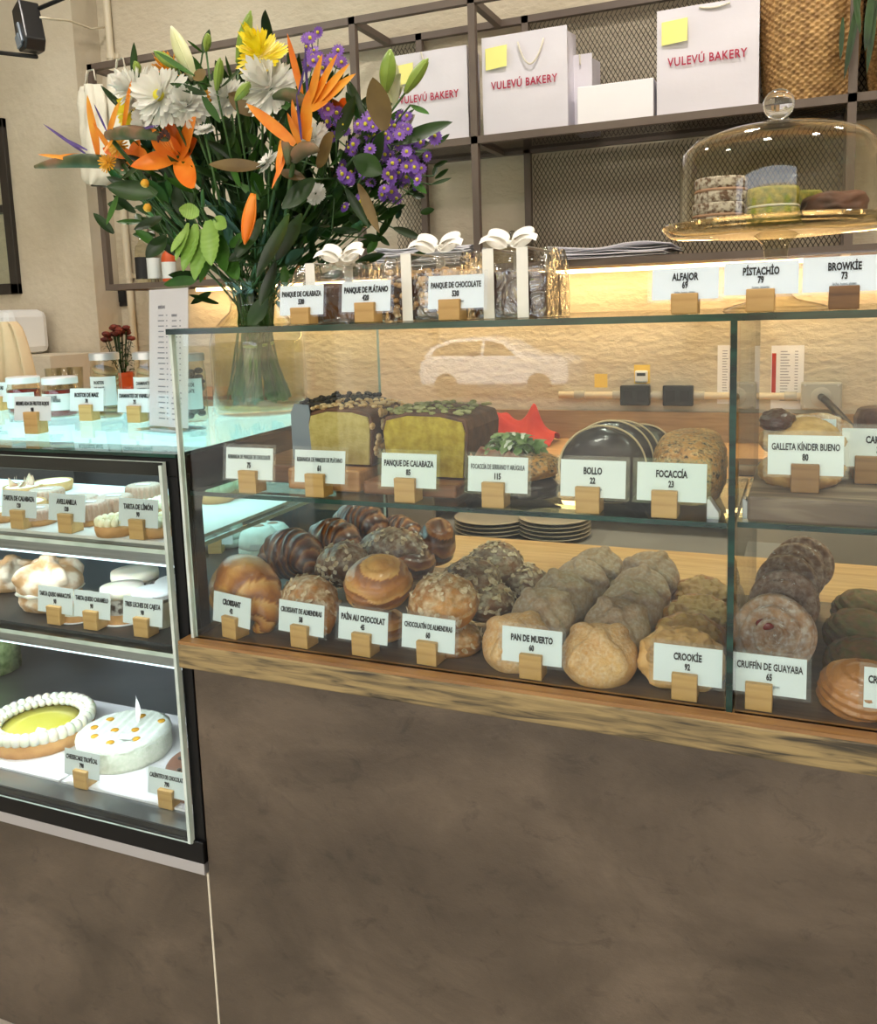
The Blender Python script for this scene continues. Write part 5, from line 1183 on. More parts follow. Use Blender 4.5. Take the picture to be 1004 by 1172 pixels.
# chair back with jacket and cream appliance at far left
p = at(12, 395, .95); t = thing('draped_jacket', 'beige jacket draped over a chair back at the left picture edge', 'jacket', (p.x-.02, .95, 1.05))
part('jacket_cloth', MB().grid(lambda u, v: V((.115*cos(2*pi*u)*(.35+.65*v**.5)*(1+.05*sin(2*pi*u*5)), .05*sin(2*pi*u)*(.4+.6*v)+.012*sin(2*pi*u*7), at(12, 368, .95).z-1.05-.30*v)), 60, 16, cu=True), 'jacket', t, smooth=True)
for s in (-.06, .06): part('chair_post', MB().tube([(s, 0, -1.05), (s, 0, .12)], .012, 8), 'dark_steel', t)
p = at(14, 372, 1.5); o = part('cream_appliance', MB().box(-.16, .075, 0, .2, -.12, .06), 'lid_white', None, loc=(p.x, 1.42, p.z), bevel=.03); tag(o, 'cream rounded appliance on the window sill behind the jacket', 'appliance')
t = thing('sill_cabinet', 'plain pale cabinet below the left window', 'cabinet', (-2.6, 1.40, 0)); part('body', MB().box(-.3, .85, 0, .25, 0, p.z-.121), 'plaster', t, bevel=.003)
# back counter things
p = az(595, 500, .9685); t = thing('red_cloth', 'crumpled bright red cloth on the back counter', 'cloth', (p.x, 1.66, .9685))
wR = at(650, 490, 1.66).x-at(543, 490, 1.66).x
def rc(u, v):
    x = (u-.5)*wR; y = (v-.5)*.16; hgt = .092*math.exp(-abs((u-.78)/.15)**1.5)+.080*math.exp(-((u-.42)/.17)**2)+.02
    return V((x+.01*fb(u*5, v*5, 1), y, max(.0015, hgt*math.exp(-((v-.5)/.32)**2)*(1+.3*fb(u*7, v*7, 3)))))
part('cloth', MB().grid(rc, 44, 24), 'red_cloth', t, smooth=True)
# plates
gpl = 'stacked beige plates on the lower shelf'
def plate(px, k, yy, r, lab, dz=.011):
    yy = 1.125; p = at(px, 600, yy)
    o = part('plate', MB().lathe([(0, .002), (r*.6, .002), (r*.95, .010), (r, .013), (r*.98, .014), (r*.6, .006), (0, .006)], 40), 'ceramic', None, smooth=True, loc=(p.x, yy, .8002+k*dz)); tag(o, lab, 'plate', gpl)
nth = ('bottom', 'second', 'third', 'fourth', 'topmost', 'sixth')
for k in range(4): plate(563, k, 1.34, .105, 'beige plate in the left stack, %s from below' % nth[k] if k < 3 else 'topmost beige plate of the left stack')
for k in range(5): plate(635, k, 1.34, .098, 'beige plate in the right stack, %s from below' % nth[k] if k < 4 else 'topmost beige plate of the right stack')
o = part('metal_tray', MB().box(0, .2, 0, .25, 0, .004).box(0, .2, 0, .004, 0, .03).box(0, .004, 0, .25, 0, .03).box(.196, .2, 0, .25, 0, .03), 'chrome', None, loc=(at(845, 560, 1.25).x, 1.22, .9687), bevel=.001); tag(o, 'shiny metal tray on the back counter behind the divider', 'tray')
# ================================================================ vase and bouquet
VB = V((-.198, .516, ZG)); VY = .516
t = thing('glass_vase', 'large clear glass vase with a flared neck, holding the tall bouquet and water', 'vase', VB)
kx = .103
prof = [(.0, .002), (.095, .002), (.103, .010), (.1035, .05), (.1035, .16), (.098, .185), (.075, .210), (.056, .228), (.052, .245), (.058, .268), (.072, .290)]
part('vase_body', MB().lathe(prof, 64, caps=False), 'clear_glass', t, smooth=True)
part('rim', MB().tube([(.071*cos(a), .071*sin(a), .290) for a in [2*pi*k/48 for k in range(49)]], .0022, 8), 'dome_glass', t, smooth=True)
part('water', MB().lathe([(0, .013), (.091, .0145), (.0975, .023), (.0985, .158), (.0975, .160), (0, .160)], 48), 'water', t, smooth=True, label='pale yellow water')
NECK = VB+V((0, 0, .24)); BR = random.Random(21)
def stem_pts(head, k=0, low=None):
    """stem from the flower head through the neck down into the water"""
    n = NECK+V((BR.uniform(-.035, .035), BR.uniform(-.035, .035), BR.uniform(-.02, .03)))
    f = VB+V((BR.uniform(-.06, .06)-.3*(head.x-VB.x)*.25, BR.uniform(-.05, .05), BR.uniform(.02, .05)))
    m = head.lerp(n, .5)+V((0, 0, -.02))
    m2 = n.lerp(f, .45)
    return [head, head.lerp(m, .6)+V((0, 0, .0)), m, n, m2, f]
def Q(px, py, Y): return at(px, py, Y)
def flower(name, label, cat, head, group=None, stem='stem_green', r=.0032, stemmed=True):
    r *= .8
    t = thing(name, label, cat, head, group=group)
    if stemmed:
        pts = [p-V(head) for p in stem_pts(V(head))]
        part('stem', MB().tube(pts, r, 7), stem, t, smooth=True)
    return t
def petals(t, nm, mat, items, label=None):
    """items: (p0, p1, width, bend) in world; petals as one mesh"""
    mb = MB(); o = V(t.location)
    for it in items:
        p0, p1, w, bend = it[:4]; nrm = it[4] if len(it) > 4 else (0, -1, .25)
        blade(mb, V(p0)-o, V(p1)-o, w, nrm, bend, fold=it[5] if len(it) > 5 else .2, n=12, root=it[6] if len(it) > 6 else .25)
    return part(nm, mb, mat, t, smooth=True, label=label)
# --- birds of paradise
gbp = 'birds of paradise in the bouquet'
def bop(label, base, tip, orange, violet, Y, r=.009):
    b, e = Q(*base, Y), Q(*tip, Y-.03); t = flower('bird_of_paradise', label, 'flower', b, gbp, r=.006)
    d = e-b; L_ = d.length
    pts = [V((0, 0, 0))+d*(k/10)+V((0, 0, .010*sin(pi*k/10))) for k in range(11)]
    part('beak', MB().tube(pts, [.004+(r*1.0)*sin(pi*min(1, .18+.82*k/10))**.8 for k in range(11)], 10, flat=.9), 'spathe', t, smooth=True, label='grey green pointed beak')
    petals(t, 'orange_sepals', 'orange_deep', [(Q(a, b2, Y-.005), Q(c, d2, Y-.035), w*1.1, .06) for (a, b2, c, d2, w) in orange])
    if violet: petals(t, 'violet_petals', 'violet_petal', [(Q(a, b2, Y-.015), Q(c, d2, Y-.04), w, .03) for (a, b2, c, d2, w) in violet])
    return t
bop('bird of paradise at the far left with its long grey beak pointing left', (140, 188), (40, 191), [(112, 178, 103, 108, .022), (108, 180, 62, 181, .016), (100, 184, 45, 178, .010), (130, 178, 108, 140, .012)], [(98, 176, 50, 142, .007), (100, 172, 68, 156, .006)], .40, .013)
bop('bird of paradise above the orange lily with its beak pointing right', (124, 155), (192, 160), [(122, 156, 140, 117, .020), (140, 150, 154, 92, .015), (128, 160, 120, 176, .012), (160, 152, 182, 150, .010)], [(122, 150, 108, 118, .006), (150, 150, 184, 144, .007)], .36, .012)
bop('bird of paradise with tall fanned orange sepals above the centre', (350, 118), (312, 112), [(352, 122, 372, 62, .018), (354, 122, 390, 62, .016), (356, 122, 404, 74, .018), (356, 124, 411, 86, .020), (352, 126, 378, 118, .014), (346, 112, 331, 38, .013)], [(352, 112, 350, 52, .006), (340, 112, 352, 70, .006)], .33, .010)
bop('bird of paradise at the bouquet centre with sepals reaching left and up', (336, 182), (364, 172), [(338, 165, 283, 119, .020), (342, 162, 336, 113, .014), (348, 160, 356, 102, .026), (350, 168, 360, 145, .014), (345, 170, 330, 128, .012)], [(345, 160, 340, 105, .006)], .27, .011)
bop('bird of paradise hanging downward at the lower centre', (328, 160), (330, 188), [(326, 158, 320, 205, .020), (332, 162, 313, 218, .010), (322, 160, 322, 190, .012)], None, .28, .006)
# --- orange lilies
def lily(label, c, tips, Y, w=.034, mat='orange_petal', stam=True, nm='orange_lily'):
    cc = Q(*c, Y+.02); t = flower(nm, label, 'lily', cc, r=.0035)
    petals(t, 'petals', mat, [(cc, Q(a, b, Y+dy), (ww or w)*1.45, bd, (0, -1, .2), .28, .30) for (a, b, dy, bd, ww) in tips])
    if stam:
        mb = MB(); ma = MB()
        for k in range(6):
            a, b = c[0]-14+k*2.5-8, c[1]-28+abs(k-3)*3; e = Q(a, b, Y-.05)-cc; mb.tube([(0, 0, 0), e*.5+V((0, 0, -.004)), e], .0012, 5); ma.ball(e, (.0035, .002, .0075), n=6, m=5)
        part('filaments', mb, 'orange_petal' if 'orange' in mat else 'bud_green', t, smooth=True); part('anthers', ma, 'anther', t, smooth=True)
    return t
lily('wide open orange lily at the left of the bouquet', (203, 178), [(149, 187, -.05, -.10, .030), (173, 150, -.03, .05, .034), (193, 134, 0, .10, .036), (233, 135, -.03, .12, .034), (214, 209, -.07, -.12, .034), (228, 160, .01, .08, .030)], .37)
lily('smaller orange lily behind the birds of paradise at the left', (150, 180), [(118, 170, 0, .05, .025), (170, 176, 0, .05, .025), (140, 196, -.02, 0, .022), (160, 160, .02, 0, .024)], .43, stam=False)
lily('orange lily behind the purple asters at the right', (385, 130), [(402, 118, 0, .05, .03), (398, 142, -.02, .05, .03), (372, 150, -.02, .05, .025), (380, 112, 0, .05, .03)], .45, stam=False)
lily('pale open white lily between the green buds at the right', (448, 118), [(466, 84, -.03, .15, .024), (455, 72, .0, .05, .022), (438, 96, 0, 0, .024), (468, 100, -.03, .12, .018)], .42, mat='bud_white', stam=False, nm='white_lily')
lily('second pale white lily lower at the right', (446, 160), [(478, 132, -.03, .05, .024), (476, 158, -.02, .05, .022), (450, 140, 0, 0, .02), (455, 170, -.02, 0, .02)], .44, mat='bud_white', stam=False, nm='white_lily')
# --- lily buds
gbd = 'closed lily buds'
def bud(label, a, b, w, Y, mat='bud_green', stem_from=None):
    p0, p1 = Q(*a, Y), Q(*b, Y-.02); t = flower('lily_bud', label, 'flower bud', p0, gbd, r=.0026)
    d = p1-p0; pts = [d*(k/12) for k in range(13)]
    part('bud', MB().tube(pts, [w*(.35+.65*sin(pi*min(.5, k/12*1.0))) *(1 if k < 6 else max(.12, math.cos((k-6)/6*pi/2)**.7)) for k in range(13)], 12), mat, t, smooth=True)
    mb = MB()
    for q in range(3):
        a_ = 2*pi*q/3; ax_ = d.normalized(); sd = ax_.cross(V((0, 1, 0))).normalized(); up = sd.cross(ax_); o_ = (sd*cos(a_)+up*sin(a_))
        mb.tube([d*(k/12)+o_*w*(.35+.65*sin(pi*min(.5, k/12)))*(1 if k < 6 else max(.12, math.cos((k-6)/6*pi/2)**.7))*1.0 for k in range(12)], .0014, 5)
    part('seams', mb, mat, t, smooth=True)
for a in (('large pale lily bud standing highest at the upper left', (222, 92), (196, 30), .0165, .40, 'bud_white'), ('green lily bud below the pale one, pointing up left', (204, 78), (176, 58), .010, .37), ('small green bud on a thin stem above the white flowers', (236, 58), (238, 38), .0075, .38),
          ('tall green lily bud behind the yellow chrysanthemum', (272, 72), (287, 12), .0125, .44), ('yellow green bud between the white flowers', (248, 103), (252, 66), .009, .34), ('plump green bud in front of the middle white flower', (270, 114), (286, 94), .0095, .31),
          ('small green bud peeping out above the left white flower', (158, 84), (155, 70), .008, .42), ('large light green bud at the right before the paper bag', (441, 106), (447, 56), .0150, .38, 'bud_green'), ('long green bud leaning right before the paper bag', (464, 106), (490, 67), .0110, .36),
          ('orange tinted bud hanging down at the lower centre', (290, 222), (280, 280), .0125, .27, 'orange_petal')): bud(*a)
# --- chrysanthemums
def mum(label, c, rpx, Y, mat, eye=True, rows=4, n=32, nm='chrysanthemum', tiltv=(0, -1, .3), wide=.21):
    cc = Q(*c, Y); R = rpx/ppm(c[0], c[1], Y); t = flower(nm, label, 'chrysanthemum' if nm == 'chrysanthemum' else 'daisy', cc, r=.003)
    ax_ = V(tiltv).normalized(); sd = ax_.cross(V((0, 0, 1))).normalized(); up = sd.cross(ax_); mb = MB()
    for k in range(rows):
        f = 1-.19*k; m_ = max(8, int(n*(1-.18*k)))
        for i in range(m_):
            a = 2*pi*(i+.5*k)/m_+BR.uniform(-.08, .08); dr = sd*cos(a)+up*sin(a); lift = (.12+.30*k)*R
            p0 = dr*R*.10+ax_*lift*.3; p1 = dr*R*f*BR.uniform(.9, 1.05)+ax_*lift*BR.uniform(.8, 1.2)
            blade(mb, p0, p1, R*wide, ax_, -.10+.06*k, .15, n=8, prof=lambda u: (.35+.65*u**.6)*(1 if u < .8 else math.sqrt(max(0, 1-((u-.8)/.2)**2))))
    part('petals', mb, mat, t, smooth=True)
    if eye: part('eye', MB().ball(ax_*R*.22, (R*.17,)*3, n=12, m=8), 'flower_eye', t, smooth=True)
    return t
mum('large white chrysanthemum with yellow eye facing the camera, upper left', (187, 113), 38, .34, 'white_petal', n=30, rows=3)
mum('white chrysanthemum left of the large white one', (158, 104), 30, .37, 'white_petal', rows=4, eye=False, tiltv=(-.5, -.8, .4))
mum('white chrysanthemum right of the large white one', (214, 122), 28, .35, 'white_petal', rows=4, eye=False, tiltv=(.5, -.8, .2))
mum('white chrysanthemum hanging below the large white one', (166, 140), 20, .36, 'white_petal', rows=2, eye=False, tiltv=(-.3, -.9, -.3))
mum('white chrysanthemum below the yellow one', (312, 104), 38, .34, 'white_petal', eye=False, n=34, tiltv=(-.1, -.9, .5))
mum('white chrysanthemum behind the buds at the middle', (262, 112), 24, .38, 'white_petal', eye=False)
mum('white chrysanthemum at the centre beside the dark leaves', (360, 160), 22, .34, 'white_petal', eye=False)
mum('small white daisy right of the orange lily', (234, 150), 13, .33, 'white_petal', eye=False, nm='white_daisy', rows=2, tiltv=(.1, -.5, .9))
mum('small white daisy under the orange sepals at the centre', (308, 186), 17, .31, 'white_petal', eye=False, nm='white_daisy', rows=2, tiltv=(-.4, -.6, .6))
mum('white daisy low on the right side near the purple asters', (362, 222), 14, .33, 'white_petal', eye=False, nm='white_daisy', rows=2)
mum('bright yellow chrysanthemum at the top of the bouquet', (301, 68), 33, .35, 'yellow_petal', eye=False, rows=5, n=30, tiltv=(0, -.75, .65), wide=.2)
mum('bright yellow flower behind the left orange sepals', (152, 128), 22, .41, 'yellow_petal', eye=False, rows=3)
mum('golden flower behind the white chrysanthemums', (195, 88), 26, .42, 'gold_petal', eye=False, rows=4, n=28, tiltv=(0, -.5, .8), wide=.16)
mum('golden flower peeping out right of the white ones', (234, 118), 16, .41, 'gold_petal', eye=False, rows=3)
mum('small golden flower on the beak of the left bird of paradise', (124, 187), 12, .34, 'gold_petal', eye=False, rows=3, nm='golden_daisy', n=16)
mum('golden flower under the second bird of paradise', (136, 168), 14, .39, 'gold_petal', eye=False, rows=3, nm='golden_daisy', n=16)
for i, (a, b) in enumerate(((166, 210), (169, 238))): 
    cc = Q(a, b, .33); t = flower('closed_daisy', ('small closed brownish bud at the left, upper', 'small closed brownish bud at the left, lower')[i], 'flower bud', cc, r=.0014)
    part('bud', MB().ball((0, 0, 0), .0085, n=12, m=8, fn=lambda d: 1+.12*sin(d.x*20)), 'gold_petal', t, smooth=True)
# --- purple asters: sprays, every blossom a part
ga2 = 'purple aster sprays'; idx = 0
clusters = (((388, 138), 12, 22), ((425, 145), 10, 16), ((452, 150), 14, 20), ((472, 160), 14, 20), ((440, 170), 16, 22), ((468, 185), 16, 22), ((452, 200), 10, 18), ((412, 172), 10, 20), ((400, 195), 10, 20), ((392, 200), 5, 14), ((360, 60), 12, 20), ((385, 68), 6, 16), ((410, 235), 5, 14), ((446, 222), 6, 14), ((480, 198), 6, 10))
names_ = ('left of the centre buds', 'above the right brown leaf', 'right of the brown leaf', 'at the far right', 'below the brown leaf', 'lower far right', 'lowest at the right', 'right of the centre beak', 'below the centre leaf', 'nearest the small white daisy', 'at the top beside the yellow chrysanthemum', 'at the top right of the fanned sepals', 'low in the dark foliage', 'low under the purple mass', 'outermost at the right edge')
for (c, n_, sp), nm_ in zip(clusters, names_):
    hd = Q(c[0], c[1]+10, .40); t = flower('aster_spray', 'spray of small purple asters ' + nm_, 'aster spray', hd, ga2, r=.0016)
    st = MB()
    for i in range(n_):
        q = Q(c[0]+BR.gauss(0, sp*.5), c[1]+BR.gauss(0, sp*.5), .38+BR.uniform(-.06, .05))-hd; R = BR.uniform(.011, .015)
        ax_ = V((BR.uniform(-.6, .6), -1, BR.uniform(-.2, .7))).normalized(); sd = ax_.cross(V((0, 0, 1))).normalized(); up = sd.cross(ax_); mb = MB()
        for k in range(13):
            a = 2*pi*k/13; dr = sd*cos(a)+up*sin(a); blade(mb, q+dr*R*.15, q+dr*R+ax_*R*.1, R*.42, ax_, -.05, .1, n=4, root=.5)
        b = part('blossom', mb, 'aster_petal', t); part('eye', MB().ball(q+ax_*R*.15, (R*.26,)*3, n=8, m=5), 'flower_eye', b, smooth=True)
        st.tube([(0, 0, 0), q*.5+V((0, .005, -.005)), q], .0009, 4)
    part('twigs', st, 'stem_green', t)
# --- leaves on branches
gl_ = 'leafy branches of the bouquet'
def branch(label, leaves, mat='leaf_dark', nm='leafy_branch', r=.003, anchor=None, stem='stem_green', Y0=.40):
    """leaves: (root px, py, tip px, py, width, Y, bend[, mat])"""
    hx = sum(l[0] for l in leaves)/len(leaves); hy = sum(l[1] for l in leaves)/len(leaves)
    t = flower(nm, label, 'foliage', Q(hx, hy, Y0), gl_, r=r, stem=stem); o = V(t.location)
    tw = MB()
    for L_ in leaves:
        a, b, c, d, w, Y, bd = L_[:7]; mm = L_[7] if len(L_) > 7 else mat
        p0, p1 = Q(a, b, Y)-o, Q(c, d, Y-.02+BR.uniform(-.02, .02))-o
        mb = MB(); blade(mb, p0, p1, w, (BR.uniform(-.3, .3), -1, BR.uniform(.2, .7)), bd, .18, n=14, root=.08)
        lf = part('leaf', mb, mm, t, smooth=True)
        tw.tube([(0, 0, 0), p0*.5, p0], .0018, 5)
    part('twigs', tw, stem, t, smooth=True)
branch('branch with a broad brown backed leaf standing upright at the right', [(440, 150, 428, 88, .046, .30, .05, 'leaf_brown'), (425, 190, 442, 150, .03, .34, .1), (410, 135, 396, 105, .02, .36, 0, 'leaf_mid')], nm='magnolia_branch')
branch('branch with brown leaves beside the central bird of paradise', [(362, 190, 384, 152, .052, .28, .05, 'leaf_brown'), (300, 190, 240, 190, .030, .30, .05, 'leaf_brown'), (302, 130, 262, 108, .05, .36, .05, 'leaf_brown'), (320, 195, 350, 205, .022, .3, 0, 'leaf_brown')], nm='magnolia_branch')
branch('branch with long green leaves reaching out to the right', [(446, 164, 520, 141, .030, .34, .03), (470, 205, 489, 222, .014, .36, .02, 'leaf_mid'), (470, 120, 492, 132, .012, .38, .05, 'leaf_mid'), (398, 92, 420, 150, .024, .38, .1), (410, 210, 438, 270, .020, .30, .1, 'leaf_brown')])
branch('branch with glossy leaves at the right of the centre', [(405, 180, 440, 200, .040, .29, .1), (385, 160, 408, 110, .03, .34, .05), (395, 215, 425, 262, .018, .3, .05), (380, 262, 415, 268, .018, .35, .05), (360, 205, 325, 240, .048, .27, .08)])
branch('branch with big dark leaves at the lower left', [(180, 222, 124, 215, .046, .36, .05), (186, 248, 154, 264, .034, .33, .05), (190, 270, 168, 296, .046, .33, .05), (135, 222, 123, 258, .020, .36, .04, 'leaf_mid'), (160, 190, 138, 205, .02, .36, 0)])
branch('branch with broad dark leaves hanging over the vase rim', [(330, 245, 300, 322, .044, .26, .1), (345, 245, 318, 300, .04, .29, .05), (300, 250, 268, 300, .036, .30, .05), (315, 300, 300, 352, .034, .26, .05), (305, 340, 285, 375, .035, .30, .05), (285, 285, 262, 300, .028, .29, .05)])
branch('branch with leaves up among the buds at the upper left', [(222, 86, 178, 62, .012, .36, .1, 'leaf_mid'), (236, 108, 196, 98, .016, .33, .1), (252, 100, 285, 78, .014, .34, .1), (232, 60, 214, 48, .008, .38, .1, 'leaf_mid'), (165, 86, 140, 88, .012, .40, .1), (225, 80, 232, 92, .03, .37, 0, 'leaf_brown'), (252, 140, 232, 110, .016, .33, .1, 'leaf_mid')])
# pale drooping serrated leaves
t = flower('hydrangea_sprig', 'sprig of pale green drooping toothed leaves at the lower left', 'foliage', Q(222, 250, .30), gl_, r=.002); o = V(t.location)
def serr(u): return (sin(pi*(.06+.94*u*.999))**.7)*(1+.16*((u*9) % 1))
for (a, b, c, d, w, bd) in ((215, 255, 205, 300, .026, .1), (224, 256, 214, 312, .036, .1), (238, 252, 245, 305, .040, .08), (232, 262, 226, 322, .034, .1), (228, 244, 205, 240, .03, .1), (245, 250, 262, 262, .026, .1), (212, 262, 198, 290, .02, .1)):
    mb = MB(); blade(mb, Q(a, b, .28)-o, Q(c, d, .26)-o, w, (BR.uniform(-.3, .3), -1, .3), bd, .25, n=36, prof=serr); part('leaf', mb, 'leaf_light', t, smooth=True)
t = flower('hydrangea_sprig', 'sprig of pale green toothed leaves close to the vase rim', 'foliage', Q(250, 285, .31), gl_, r=.002); o = V(t.location)
for (a, b, c, d, w, bd) in ((250, 270, 262, 312, .034, .1), (242, 290, 232, 325, .026, .1), (258, 290, 275, 322, .030, .1), (240, 275, 250, 250, .026, .1), (262, 280, 285, 270, .024, .08), (324, 305, 330, 330, .02, .1)):
    mb = MB(); blade(mb, Q(a, b, .30)-o, Q(c, d, .28)-o, w, (BR.uniform(-.3, .3), -1, .3), bd, .25, n=30, prof=serr); part('leaf', mb, 'leaf_mid', t, smooth=True)
# dense inner greenery
for bi, (lab, cx, cy, sx, sy, Y, n_, sz) in enumerate((('dense dark greenery at the lower right behind the wrapped cakes', 355, 255, 42, 34, .43, 90, .030), ('dark greenery behind the orange lily at the left', 195, 235, 36, 36, .45, 70, .030), ('dense dark greenery filling the left inside of the bouquet', 225, 190, 52, 50, .42, 85, .034), ('dense dark greenery filling the middle of the bouquet', 300, 225, 52, 50, .40, 99, .036),
      ('dense dark greenery filling the right inside of the bouquet', 380, 215, 48, 50, .42, 95, .028), ('greenery behind the upper flowers', 290, 135, 80, 42, .46, 95, .034), ('greenery low above the vase neck', 290, 285, 42, 32, .42, 85, .034), ('fine greenery around the purple asters', 435, 190, 38, 42, .43, 90, .018))):
    hd = Q(cx, cy, Y+.04); t = flower('foliage_filler', lab, 'foliage', hd, gl_, r=.003); tw = MB()
    for i in range(n_):
        a, b = max(cx-1.8*sx, min(cx+1.8*sx, BR.gauss(cx, sx*.75))), BR.gauss(cy, sy*.7); Yl = Y+BR.uniform(-.03, .10)
        root = Q(a, b, Yl); out = (root-NECK).normalized(); dr = (out+V((BR.uniform(-.9, .9), BR.uniform(-.7, .5), BR.uniform(-.7, .5)))).normalized()
        L_ = sz*BR.uniform(1.4, 2.5); mb = MB(); blade(mb, root-hd, root-hd+dr*L_, sz*BR.uniform(.6, 1.0)*.8, (BR.uniform(-.6, .6), -1, BR.uniform(-.1, .8)), BR.uniform(-.05, .15), .2, n=9, root=.1)
        part('leaf', mb, 'leaf_mid' if BR.random() < .22 else 'leaf_dark', t, smooth=True)
        if i % 3 == 0: tw.tube([V((0, 0, 0)), (root-hd)*.5+V((0, 0, -.01)), root-hd], .0016, 5)
    part('twigs', tw, 'stem_green', t)
# thick bundle of bound stems inside the vase
for i in range(11):
    a = 2*pi*i/11; top = NECK+V((.036*cos(a), .036*sin(a), .03)); mid = VB+V((.022*cos(a), .022*sin(a), .155)); bot = VB+V((.062*cos(a)+BR.uniform(-.01, .01), .055*sin(a), .018+BR.uniform(0, .03)))
    t = thing('cut_stem', 'thick green cut stem standing in the vase water', 'stem', bot, group='cut stems bundled in the vase')
    part('stem', MB().tube([bot-bot, mid-bot, top-bot], [.0075, .007, .006], 8), 'stem_green' if i % 4 else 'leaf_mid', t, smooth=True)
part_ = part('stem_tie', MB().tube([(.034*cos(a), .034*sin(a), .155+.004*sin(a)) for a in [2*pi*k/32 for k in range(33)]], .0035, 6), 'leaf_light', None, smooth=True, loc=VB); tag(part_, 'pale green tie around the bundled stems in the vase', 'tie')
# ================================================================ outside, light, camera
SZ = at(563, 456, 21).z
struct('floor_street', MB().box(-60, 60, -60, YF-1.2, SZ-.1, SZ), pm('asphalt', '#5f5d59', '#6b6863', scale=.8, rough=.8))
struct('floor_pavement', MB().box(-8, 8, YF-1.2, YF, -.3, -.02), pm('paving', '#8a857b', '#989287', scale=2, rough=.8))
struct('wall_street', MB().box(-30, 30, -42, -40, SZ, 9), pm('facade', '#b9a98e', '#a89a84', scale=.4, rough=.9))
pm('car_white', '#f2f5fa', rough=.25, coat=.5); pm('car_glass', '#15191d', rough=.1); pm('tyre', '#1a1a1a', rough=.8)
def car(x, y, label, s=1, mir=False, body='car_white', cname='parked_car'):
    t = thing(cname, label, 'car', (x, y, SZ), (0, 0, pi if mir else 0))
    # silhouette in side view, length along x
    low = [(-2.1, .35), (-2.15, .6), (-2.1, .95), (-1.9, 1.08), (-.95, 1.12), (1.7, 1.12), (2.05, 1.0), (2.12, .6), (2.05, .33)]
    top = [(-1.0, 1.1), (-.35, 1.52), (.2, 1.62), (1.2, 1.58), (1.75, 1.38), (1.95, 1.1)]
    mb = MB(); mb.prism(low, -.85, .85); part('body', mb, body, t, bevel=.06)
    def cab(u, v):
        i = u*(len(top)-1); a = int(min(i, len(top)-2)); f = i-a; p = V(top[a]).lerp(V(top[a+1]), f)
        k = (p.y-1.1)/.52; w = (.82-.2*k)*(2*v-1); return (p.x, w, p.y)
    mb = MB(); mb.grid(cab, 20, 6)
    for sgn in (-1, 1):
        vs = [(p[0], sgn*(.82-.2*(p[1]-1.1)/.52), p[1]) for p in top]; mb.add(vs, [tuple(range(len(vs)))[::sgn]])
    part('roof', mb, body, t, smooth=False)
    for sgn in (-1, 1):
        g = [(-.72, 1.14), (-.28, 1.46), (.2, 1.54), (.2, 1.14)], [(.28, 1.14), (.28, 1.54), (1.15, 1.5), (1.62, 1.34), (1.75, 1.16)]
        for q in g:
            vs = [(p[0], sgn*(.83-.2*(p[1]-1.1)/.52+.01), p[1]) for p in q]; part('side_window', MB().add(vs, [tuple(range(len(vs)))]), 'car_glass', t)
    for xx in (-1.35, 1.3):
        for sgn in (-1, 1):
            part('wheel', MB().lathe([(.0, -.1), (.2, -.1), (.33, -.09), (.34, 0), (.33, .09), (.2, .1), (0, .1)], 24, M=Matrix.Rotation(pi/2, 4, 'X')), 'tyre', t, loc=(xx, sgn*.8, .34), smooth=True)
    return t
# mirror image of the street seen in the front glass
d = ray(566, 418); yy = -24.0; k = (CAM[1]*-1 - yy)/d.y if 0 else None
def seen(px, py, Y):      # where a thing must stand at distance Y behind the glass to be mirrored at that pixel
    p = at(px, py, -Y); return (p.x, Y)
x_, y_ = seen(573, 418, -22); car(x_, y_, 'white hatchback parked across the street, mirrored in the glass', mir=True)
pm('tree_leaf', '#4d6b2a', '#7f9a45', scale=6, rough=.7); pm('bark', '#5b4a3a', rough=.8)
for i, (x, y) in enumerate(((-14, -34), (-3, -35), (9, -34), (19, -36))):
    t = thing('street_tree', ('round leafy tree across the street, far left', 'round leafy tree behind the white hatchback', 'leafy tree right of the white hatchback', 'leafy street tree at the far right')[i], 'tree', (x, y, SZ), group=None)
    part('trunk', MB().tube([(0, 0, 0), (.1, 0, 1.6), (0, 0, 3)], [.2, .16, .12]), 'bark', t)
    part('crown', MB().ball((0, 0, 4.4), 2.3, n=24, m=16, fn=lambda d: 1+.25*fb(d.x, d.y, d.z, 3, i)), 'tree_leaf', t)
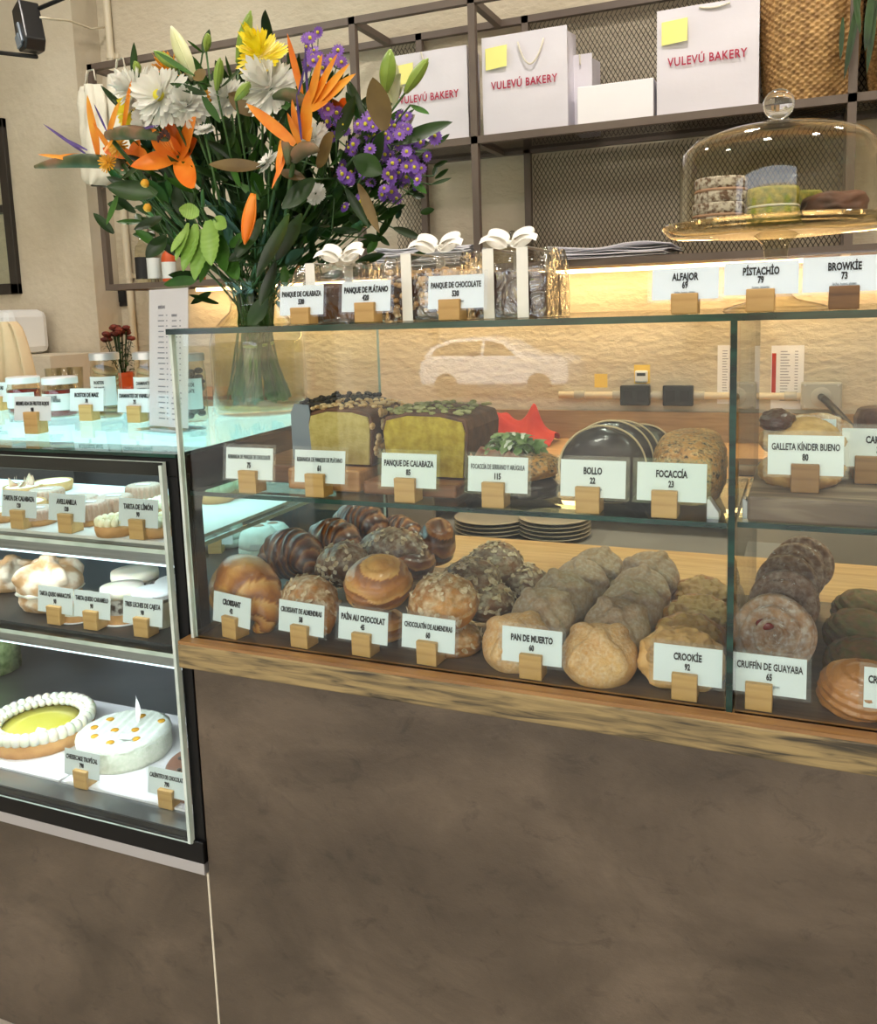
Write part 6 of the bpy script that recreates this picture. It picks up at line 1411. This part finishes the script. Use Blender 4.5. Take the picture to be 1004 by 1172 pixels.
# sun and sky
s = bpy.data.lights.new('sun', 'SUN'); s.energy = 13; s.angle = rad(1); s.color = (1, .95, .86)
o = bpy.data.objects.new('sun', s); COL.objects.link(o); o.rotation_euler = (rad(-40), 0, rad(12))
wd = bpy.data.worlds.new('world'); SC.world = wd; wd.use_nodes = True; nt = wd.node_tree; bg = nt.nodes['Background']
bg.inputs[0].default_value = (.80, .88, 1, 1); bg.inputs[1].default_value = 2.6
# the open shop front lets the daylight in: guide rays to it
l = bpy.data.lights.new('daylight_portal', 'AREA'); l.shape = 'RECTANGLE'; l.size = 5.8; l.size_y = 2.8
o = bpy.data.objects.new('daylight_portal', l); COL.objects.link(o); o.location = ((XL+XR)/2, YF-.05, 1.4); o.rotation_euler = (rad(90), 0, 0)
l.cycles.is_portal = True
# unseen fill lamps added under the ceiling to brighten the glass case
for i, (x, y) in enumerate(((-1.2, -.9), (.6, -.9), (1.9, -.4), (-1.2, .75), (.5, .75), (1.9, .9))):
    t = thing('ceiling_lamp', 'round fill lamp added out of view under the ceiling', 'lamp', (x, y, ZC), group='added fill lamps')
    part('housing', MB().lathe([(.06, 0), (.07, -.005), (.07, -.05), (.055, -.05), (.055, -.02)], 24, caps=False), 'black_matte', t)
    l = bpy.data.lights.new('downlight', 'AREA'); l.shape = 'DISK'; l.size = .25; l.energy = 9; l.color = (1, .93, .84)
    o = bpy.data.objects.new('downlight', l); COL.objects.link(o); o.location = (x, y, ZC-.06)
cam = bpy.data.cameras.new('camera'); co = bpy.data.objects.new('camera', cam); COL.objects.link(co)
cam.sensor_fit = 'HORIZONTAL'; cam.sensor_width = 36; cam.lens = 36*FF/1004; cam.shift_x = 0; cam.shift_y = -(586-PPY)/1004
cam.clip_start = .02; cam.clip_end = 200
R_ = Matrix((CR, CU, -CF)).transposed().to_4x4(); R_.translation = CV; co.matrix_world = R_
SC.camera = co
SC.view_settings.view_transform = 'Standard'; SC.view_settings.look = 'None'; SC.view_settings.exposure = 0.78; SC.view_settings.gamma = 1
SC.view_settings.use_curve_mapping = False
cy = SC.cycles; cy.use_denoising = True; cy.max_bounces = 8; cy.transparent_max_bounces = 40; cy.glossy_bounces = 4; cy.diffuse_bounces = 4
cy.caustics_reflective = False; cy.caustics_refractive = False; cy.sample_clamp_indirect = 6
